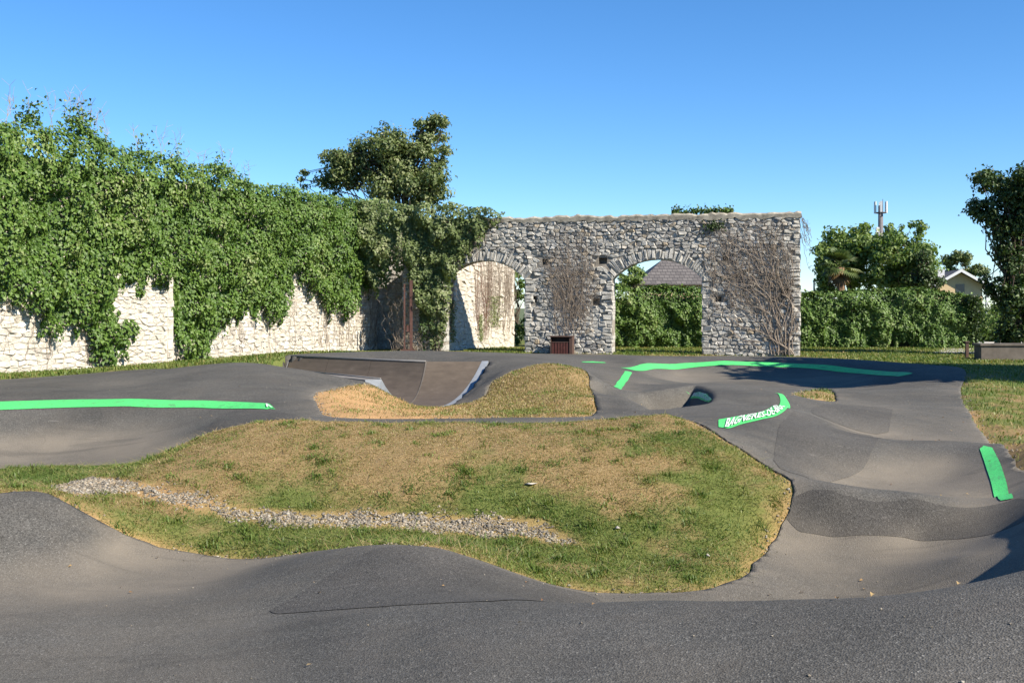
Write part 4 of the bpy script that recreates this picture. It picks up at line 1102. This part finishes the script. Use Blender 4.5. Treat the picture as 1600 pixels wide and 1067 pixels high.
n = len(side); V = [p + Vector((-.03, 0, 0)) for p in side] + [p + Vector((-.06, 0, 0)) for p in side]
link('end_board', py_mesh('end_board', V, [tuple(range(n)), tuple(range(2 * n - 1, n - 1, -1))] + [(k, n + k, n + (k + 1) % n, (k + 1) % n) for k in range(n)]), DARKSTEEL, ramp)

# ------------------------------------------------------------------ litter bin against the pier
RUST = plain_mat('brown_painted_steel', (.085, .05, .038), .6, .25, 9)
SLAT = plain_mat('red_brown_slat', (.085, .03, .024), .6, .35, 10)
BLACK = plain_mat('bin_liner', (.015, .015, .016), .5, .2, 10)
bn = empty('litter_bin', tuple(FA.p(1.62, 0, .55))); tag(bn, 'brown steel litter bin with red slats against the stone pier', 'bin')
def part(name, mat, c, half): m = MB(); m.obox(FA.p(c[0], c[1] * .74, c[2]), (FA.d, (0, 0, 1), FA.n), (half[0], half[1] * .74, half[2])); return m.build(name, mat, bn)
U0 = 1.62
part('side_panel', RUST, (U0 - .40, .48, .55), (.02, .50, .24)); part('side_panel', RUST, (U0 + .40, .48, .55), (.06, .50, .26))
part('back_panel', RUST, (U0, .48, .33), (.38, .48, .015)); part('roof', RUST, (U0, 1.0, .55), (.47, .022, .29))
for k in range(6): part('slat', SLAT, (U0 - .32 + k * .115, .33, .775), (.042, .35, .012))
part('rail', RUST, (U0, .70, .775), (.38, .02, .02)); part('liner', BLACK, (U0, .36, .55), (.33, .32, .17))

# ------------------------------------------------------------------ rusty posts in the corner
for k, (px, lab, hgt) in enumerate(((632, 'thin rust-red steel post on the left in the overgrown corner', 2.85), (642, 'thicker rust-red steel post with brackets in the overgrown corner', 3.0))):
    x, y = (px - 800) / 1700 * 44.3, 44.3 + .1 * k
    po = empty('steel_post', (x, y, 0)); tag(po, lab, 'post', 'rusty posts in the corner')
    RP = plain_mat('rust_red_paint', (.10, .05, .04), .8, .4, 7)
    w_ = .03 + .025 * k
    MB().box(x - w_, x + w_, y - w_, y + w_, -.2, hgt).build('shaft', RP, po)
    MB().box(x - w_ - .1, x + w_ + .1, y - w_ - .1, y + w_ + .1, .0, .18).build('foot_plate', RP, po)
    if k: MB().box(x - .18, x - w_, y - .03, y + .03, .9, 1.15).build('bracket', RP, po)

# ------------------------------------------------------------------ things beyond
house = empty('house', (32.5, 68, 0)); tag(house, 'cream gabled house partly hidden behind the hedge at right', 'house')
CREAM = plain_mat('cream_render', (.46, .35, .21), .9, .12, 1.2); TILE = plain_mat('grey_tile', (.11, .10, .10), .8, .3, 6); TRIM = plain_mat('white_fascia', (.55, .55, .55), .6, .05, 4)
Yh = 150.
def hp(px, py, dy=0): return Vector(at(px, py, Yh)) + Vector((0, dy, 0))
ap, le, re_ = hp(1497, 424), hp(1459, 445), hp(1535, 445)
V = [Vector((le.x, Yh, -.5)), Vector((re_.x, Yh, -.5)), re_, ap, le]; V += [v + Vector((2.5, 12, 0)) for v in V]
link('wall', py_mesh('wall', V, [(0, 1, 2, 3, 4), (9, 8, 7, 6, 5), (1, 6, 7, 2), (0, 4, 9, 5)]), CREAM, house)
m = MB()
for a, b in ((ap, hp(1545, 451)), (ap, hp(1449, 451))):
    up = Vector((0, 0, .25)); q = [a + Vector((0, -1.1, 0)) + up, b + Vector((0, -1.1, 0)) + up, b + Vector((2.5, 13, 0)) + up, a + Vector((2.5, 13, 0)) + up]
    m.add(q + [p - Vector((0, 0, .22)) for p in q], [(0, 1, 2, 3), (7, 6, 5, 4), (0, 4, 5, 1), (1, 5, 6, 2), (2, 6, 7, 3), (3, 7, 4, 0)])
rf = m.build('roof', TILE, house)
for a, b in ((ap, hp(1545, 451)), (ap, hp(1449, 451))):
    m = MB(); q = [a + Vector((0, -1.16, .3)), b + Vector((0, -1.16, .3)), b + Vector((0, -1.16, -.12)), a + Vector((0, -1.16, -.12))]
    m.add(q + [p + Vector((0, .05, 0)) for p in q], [(0, 1, 2, 3), (7, 6, 5, 4), (0, 4, 5, 1), (1, 5, 6, 2), (2, 6, 7, 3), (3, 7, 4, 0)]); m.build('fascia', TRIM, rf)
c_ = hp(1482, 428, 3); MB().box(c_.x - .5, c_.x + .5, c_.y - .4, c_.y + .4, c_.z - 1, c_.z + .7).build('chimney', TRIM, rf)
c_ = hp(1500, 452); wn_ = MB().box(c_.x - .6, c_.x + .6, Yh - .06, Yh + .02, c_.z - .7, c_.z + .7).build('window', plain_mat('dark_glass', (.03, .035, .04), .15, .1, 3, .5), house)
MB().box(c_.x - .75, c_.x + .75, Yh - .16, Yh - .01, c_.z - .85, c_.z - .72).build('sill', TRIM, wn_)

hall = empty('slate_roofed_house', (12, 78, 0)); tag(hall, 'house with a grey slate hip roof seen through the right arch', 'house')
SLATE = NT('slate_courses', .75, .3)
br = SLATE.t.nodes.new('ShaderNodeTexBrick'); br.inputs['Scale'].default_value = 1.0
br.inputs['Color1'].default_value = (.10, .09, .085, 1); br.inputs['Color2'].default_value = (.15, .135, .125, 1); br.inputs['Mortar'].default_value = (.05, .045, .045, 1)
br.inputs['Mortar Size'].default_value = .02; br.inputs['Brick Width'].default_value = .35; br.inputs['Row Height'].default_value = .22
cx_ = SLATE.t.nodes.new('ShaderNodeSeparateXYZ'); SLATE.L(SLATE.pos.outputs['Position'], cx_.inputs[0]); cb = SLATE.t.nodes.new('ShaderNodeCombineXYZ')
SLATE.L(cx_.outputs[0], cb.inputs[0]); SLATE.L(cx_.outputs[2], cb.inputs[1]); SLATE.L(cb.outputs[0], br.inputs['Vector']); SLATE.color(br.outputs['Color'])
x0, x1, y0, y1, ze, zr = 8.6, 16.5, 75, 84, 3.45, 5.35
MB().box(x0 + .4, x1 - .4, y0 + .4, y1 - .4, -.5, ze).build('wall', CREAM, hall)
MB().add([(x0, y0, ze), (x1, y0, ze), (x1, y1, ze), (x0, y1, ze), (10.9, 79, zr), (14.2, 79, zr)], [(0, 1, 5, 4), (1, 2, 5), (2, 3, 4, 5), (3, 0, 4), (3, 2, 1, 0)]).build('roof', SLATE.m, hall)
MB().box(9.6, 10.5, 74.93, 75.4, 1.2, 2.6).build('window', plain_mat('dark_window', (.03, .035, .04), .15, .1, 3, .5), hall)

mx, my, mz = at(1376, 318, 150); mast = empty('antenna_mast', (mx, my, 0)); tag(mast, 'mobile phone antenna mast rising behind the trees', 'mast')
MS = plain_mat('mast_steel', (.13, .12, .125), .6, .2, 3); AP = plain_mat('antenna_panel_white', (.62, .62, .63), .5, .05, 3)
MB().tube([(mx, my, -.5), (mx, my, mz - .3)], [.42, .32], 10).build('pole', MS, mast, True)
m = MB(); pz = mz - 1.3
for k in range(12):
    a0, a1 = k * math.pi / 6, (k + 1) * math.pi / 6
    m.tube([(mx + .8 * math.cos(a0), my + .95 * math.sin(a0), pz), (mx + .8 * math.cos(a1), my + .95 * math.sin(a1), pz)], .06, 5)
    if k % 3 == 0: m.tube([(mx, my, pz), (mx + .8 * math.cos(a0), my + .95 * math.sin(a0), pz)], .06, 5)
m.build('platform_ring', MS, mast)
for k in range(6):
    a = k * math.pi / 3 + .3; x, y = mx + .85 * math.cos(a), my + .85 * math.sin(a)
    MB().obox((x, y, pz + .75), ((math.cos(a), math.sin(a), 0), (-math.sin(a), math.cos(a), 0), (0, 0, 1)), (.06, .14, .8)).build('antenna', AP, mast)
for k, (dx, dz) in enumerate(((-.6, -3.6), (-.5, -2.9))): MB().box(mx + dx - .2, mx + dx + .2, my - .4, my, pz + dz - .8 + k * .2, pz + dz + .9).build('equipment_panel', AP, mast)
MB().tube([(mx + .3, my, pz), (mx + .3, my, mz + .6)], .04, 5).build('whip_antenna', MS, mast)

def lamp(px, ytop, Y, label, arm):
    x, y, z = at(px, ytop, Y); l = empty('street_lamp', (x, y, 0)); tag(l, label, 'street lamp', 'street lamps beyond the hedge')
    LM = plain_mat('lamp_grey', (.32, .33, .34), .5, .1, 4)
    MB().tube([(x, y, -.3), (x, y, z)], [.07, .05], 8).build('pole', LM, l, True)
    MB().add([(x - .05, y - .09, z), (x + arm, y - .06, z + .08), (x + arm, y + .06, z + .08), (x - .05, y + .09, z), (x - .05, y - .09, z + .12), (x + arm, y - .06, z + .13), (x + arm, y + .06, z + .13), (x - .05, y + .09, z + .12)],
             [(3, 2, 1, 0), (4, 5, 6, 7), (0, 1, 5, 4), (1, 2, 6, 5), (2, 3, 7, 6), (3, 0, 4, 7)]).build('lamp_head', LM, l)
lamp(1272, 441, 62, 'slim grey street lamp just right of the arched wall', .45)
lamp(1541, 437, 70, 'grey pole lamp in front of the house near the dark tree', -.5)

blk = empty('low_concrete_wall', (18, 38.2, 0)); tag(blk, 'low weathered concrete wall in the shade at the right edge', 'low wall')
CON = plain_mat('weathered_shaded_concrete', (.11, .095, .08), .95, .4, 2.5)  # base tone lowered so the tree's shade sits in the colour
MB().box(16.35, 22, 37.9, 38.5, -.3, .56).build('body', CON, blk); MB().box(16.3, 22.05, 37.85, 38.55, .56, .63).build('cap', CON, blk)
ps = empty('short_post', (16.2, 39.2, 0)); tag(ps, 'short brown post at the left end of the low concrete wall', 'post')
MB().box(16.53, 16.63, 39.6, 39.7, -.2, .62).build('shaft', RUST, ps); MB().box(16.5, 16.66, 39.57, 39.73, .62, .66).build('cap', RUST, ps)
rd = MB(); rd.add([(17, 44, .06), (34, 42, .06), (60, 60, .06), (26, 62, .06)], [(0, 1, 2, 3)])
tag(rd.build('road', plain_mat('pale_concrete_road', (.5, .47, .43), .9, .12, 1)), kind='structure')
rr = np.random.default_rng(77)
for k, (px, Y, hh, lab) in enumerate(((1556, 58, 2.3, 'sunlit green shrub in the gap between hedge and dark tree'), (1590, 64, 2.2, 'pale shrub behind the dark tree'), (1262, 66, 2.6, 'dark distant shrub beside the street lamp'))):
    x = (px - 800) / 1700 * Y; s_ = empty('shrub', (x, Y, 0)); tag(s_, lab, 'shrub')
    P, N, C = clump_points(blob(x, Y, hh * .55, .9 if k == 2 else 1.3, hh * .5, 12, rr, .5), 60, rr)
    o = link('foliage', leaf_mesh('foliage', P, N, .16 * rr.uniform(.7, 1.3, len(P)), rr, rnd=C), (LEAF, LEAF_GREY, LEAF_DARK)[k], s_); o['kind'] = 'stuff'

# ------------------------------------------------------------------ gravel and turf
rg = np.random.default_rng(55)
PEB = stone_mat('gravel', [(0, (.11, .10, .085)), (.35, (.22, .195, .155)), (.7, (.31, .25, .175)), (1, (.40, .37, .31))], amt=.1)
def pebbles(x, y, z, s):
    n = len(x); base = np.array([(1, 0, 0), (0, 1, 0), (-1, 0, 0), (0, -1, 0), (0, 0, 1), (0, 0, -1), ], float)
    V = base[None] * rg.uniform(.6, 1.2, (n, 6, 1)) * s[:, None, None] * np.stack([rg.uniform(.7, 1.3, n), rg.uniform(.7, 1.3, n), rg.uniform(.45, .8, n)], 1)[:, None]
    V += rg.normal(0, .16, V.shape) * s[:, None, None]
    a = rg.uniform(0, 6.28, n); ca, sa = np.cos(a)[:, None], np.sin(a)[:, None]
    V = np.stack([V[..., 0] * ca - V[..., 1] * sa, V[..., 0] * sa + V[..., 1] * ca, V[..., 2]], -1) + np.stack([x, y, z], 1)[:, None]
    f = np.array([(0, 1, 4), (1, 2, 4), (2, 3, 4), (3, 0, 4), (1, 0, 5), (2, 1, 5), (3, 2, 5), (0, 3, 5)])
    return V.reshape(-1, 3), (np.arange(n)[:, None, None] * 6 + f[None]).reshape(-1, 3)
def grid_interp(A, x, y):
    i = np.clip(np.searchsorted(GX, x) - 1, 0, NX - 2); j = np.clip(np.searchsorted(GY, y) - 1, 0, NY - 2)
    u = np.clip((x - GX[i]) / (GX[i + 1] - GX[i]), 0, 1); v = np.clip((y - GY[j]) / (GY[j + 1] - GY[j]), 0, 1); Z = A.reshape(NY, NX)
    return Z[j, i] * (1 - u) * (1 - v) + Z[j, i + 1] * u * (1 - v) + Z[j + 1, i + 1] * u * v + Z[j + 1, i] * (1 - u) * v
gp = chaikin(GRAVEL, 2); lo_, hi_ = gp.min(0) - .2, gp.max(0) + .2
n = 60000; x = rg.uniform(lo_[0], hi_[0], n); y = rg.uniform(lo_[1], hi_[1], n)
sg = sdf(gp, x, y) + (fbm(x * 4, y * 4) - .5) * .4 + .06 + rg.normal(0, .05, n); ok = sg < 0
x, y = x[ok], y[ok]; V, T = pebbles(x, y, grid_interp(zg, x, y) + rg.uniform(-.008, .006, len(x)), rg.uniform(.007, .021, len(x)) * rg.choice([1, 1, 1, 1.5], len(x)))
o = link('gravel', np_mesh('gravel', V, T), PEB); tag(o, 'grey gravel drainage strip across the foot of the mound', 'gravel', kind='stuff')
n = 240000; x = rg.uniform(-9, 9, n); y = rg.uniform(7.5, 24, n); sa_ = grid_interp(sd_asph, x, y)
ok = (sa_ > -.03) & (sa_ < .16) & (rg.random(n) < .55 * np.exp(-np.maximum(sa_, 0) / .06) * (fbm(x * 1.1, y * 1.1) > .42))
x, y = x[ok], y[ok]; V, T = pebbles(x, y, np.maximum(grid_interp(zg, x, y), grid_interp(gz, x, y) - .02) + .005, rg.uniform(.006, .022, len(x)))
o = link('edge_gravel', np_mesh('edge_gravel', V, T), PEB); tag(o, 'loose chippings along the edges of the asphalt', 'gravel', kind='stuff')
for k, (sx, sy, lab) in enumerate(((.19, 11.15, 'pale flat stone lying mid-slope on the mound'), (1.75, 9.75, 'white stone in the grass near the lower right edge of the mound'), (1.0, 10.3, 'small grey stone in the grass right of the gravel end'))):
    V, T = pebbles(np.array([sx]), np.array([sy]), grid_interp(zg, np.array([sx]), np.array([sy])) + .02, np.array([.05 - .01 * k])); V[:, 2] = V[:, 2].mean() + (V[:, 2] - V[:, 2].mean()) * .5
    tag(link('loose_stone', np_mesh('loose_stone', V, T), plain_mat('pale_stone', (.38, .35, .3), .9, .2, 20)), lab, 'stone')

n = 5200; x = rg.uniform(-9, 10, n); y = 3.6 + 22 * rg.random(n) ** 1.6; sa_ = grid_interp(sd_asph, x, y)
ok = (sa_ < -.03) & (rg.random(n) < .12 + .9 * np.exp(sa_ / .5) + .3 * (fbm(x * .8, y * .8) > .6)); x, y = x[ok], y[ok]
V, T = pebbles(x, y, grid_interp(gz, x, y) + .004, rg.uniform(.003, .010, len(x)))
o = link('loose_grit', np_mesh('loose_grit', V, T), PEB); tag(o, 'scattered grit on the asphalt', 'grit', kind='stuff')
DRYLEAF = leaf_mat('dry_leaf', [(.14, .07, .03), (.28, .17, .07), (.40, .29, .13)], .1)
n = 420; x = rg.uniform(-8, 9, n); y = 3.8 + 18 * rg.random(n) ** 1.4; sa_ = grid_interp(sd_asph, x, y); ok = (sa_ < .3) & (rg.random(n) < .35 + np.exp(-np.abs(sa_) / .3)); x, y = x[ok], y[ok]
N = rg.normal(0, .3, (len(x), 3)) + (0, 0, 1)
o = link('fallen_leaves', leaf_mesh('fallen_leaves', np.stack([x, y, np.maximum(grid_interp(gz, x, y), grid_interp(zg, x, y)) + .012], 1), N, rg.uniform(.018, .04, len(x)), rg, 0), DRYLEAF); tag(o, 'small dry leaves blown over track and grass', 'leaves', kind='stuff')
BLADE = leaf_mat('grass_blade', [(.075, .125, .02), (.125, .175, .032), (.20, .205, .055), (.29, .215, .09), (.41, .31, .165)], .25)
def blades(n, x0, x1, y0, y1, dens, hgt, wid, flat=False, tuft=False):
    x = rg.uniform(x0, x1, n); y = rg.uniform(y0, y1, n)
    if tuft: q = rg.integers(0, 420, n); x = x[q] + rg.normal(0, .045, n); y = y[q] + rg.normal(0, .045, n)
    s = grid_interp(sd_asph, x, y)
    ok = (s > -.005) & (np.abs(x) < .52 * y + .8) & (sdf(gp, x, y) > -.03 * rg.random(n)) & (grid_interp(sd_pit, x, y) > 0)
    ok &= rg.random(n) < np.clip(1.15 - grid_interp(sandy, x, y) * 1.1, .06, 1) * (.1 + 1.25 * fbm(x * 4.3, y * 4.3, 2))
    x, y = x[ok], y[ok]; n = len(x); z = grid_interp(zg, x, y) - .004
    dry = grid_interp(g_dry, x, y); lush = fbm(x * 1.9 + 70, y * 1.9, 3)
    col = np.clip(.55 * dry + .18 + rg.normal(0, .19, n) - .35 * (lush > .58), 0, 1)
    if tuft: col = np.clip(col * .45 - .02, 0, 1)
    h_ = hgt * rg.uniform(.5, 1.4, n) * (1.25 - .5 * dry); a = rg.uniform(0, 6.283, n); ln = rg.uniform(.2, 1.3, n) if not flat else rg.uniform(2.5, 5, n)
    if flat: col = np.clip(col + .35, 0, 1); h_ *= .45
    d = np.stack([np.cos(a) * ln, np.sin(a) * ln, np.ones(n)], 1) * h_[:, None]; b = np.stack([-np.sin(a), np.cos(a), np.zeros(n)], 1) * wid * rg.uniform(.6, 1.4, (n, 1)); p = np.stack([x, y, z], 1)
    V = np.stack([p - b, p + b, p + d * .6 + b * .7, p + d * .6 - b * .7 + (0, 0, 0), p + d - np.stack([0 * a, 0 * a, h_ * .2], 1)], 1).reshape(-1, 3)
    k = np.arange(n)[:, None] * 5
    return V, np.concatenate([k + [0, 1, 2], k + [0, 2, 3], k + [3, 2, 4]]), np.repeat(col, 5)
sets = [blades(370000, -9, 3.6, 8.5, 14.6, 1, .026, .0032), blades(26000, -9, 3.6, 8.5, 14.6, 1, .055, .0045, False, True), blades(26000, -9, 3.6, 8.5, 14.6, 1, .12, .0028, True), blades(150000, -4, 3, 14.6, 22.5, 1, .05, .005),
        blades(60000, 4, 16, 12, 36, 1, .06, .008), blades(110000, -14, -2, 20, 44, 1, .08, .01), blades(70000, -2, 22, 36, 50, 1, .09, .014)]
VV = []; TT = []; CC = []; off = 0
for V, T, C in sets: VV.append(V); TT.append(T + off); CC.append(C); off += len(V)
o = link('grass', np_mesh('grass', np.concatenate(VV), np.concatenate(TT), False, {'rnd': np.concatenate(CC)}), BLADE); tag(o, 'short dry grass on the mounds and verges', 'grass', kind='stuff')
# two dry stalks close to the camera
m = MB()
for x, y, dx, dz in ((-.27, 4.35, 0.0, .13), (-.13, 4.4, .11, .07)):
    z = float(ground_z([x], [y])[0]); m = MB(); m.tube([(x, y, z - .02), (x + dx * .5, y, z + dz * .6), (x + dx, y - .01, z + dz)], [.0035, .003, .002], 4)
    tag(m.build('grass_stalk', TWIG), 'upright dry grass stalk at the bottom edge' if dx == 0 else 'leaning dry grass stalk at the bottom edge', 'grass stalk')
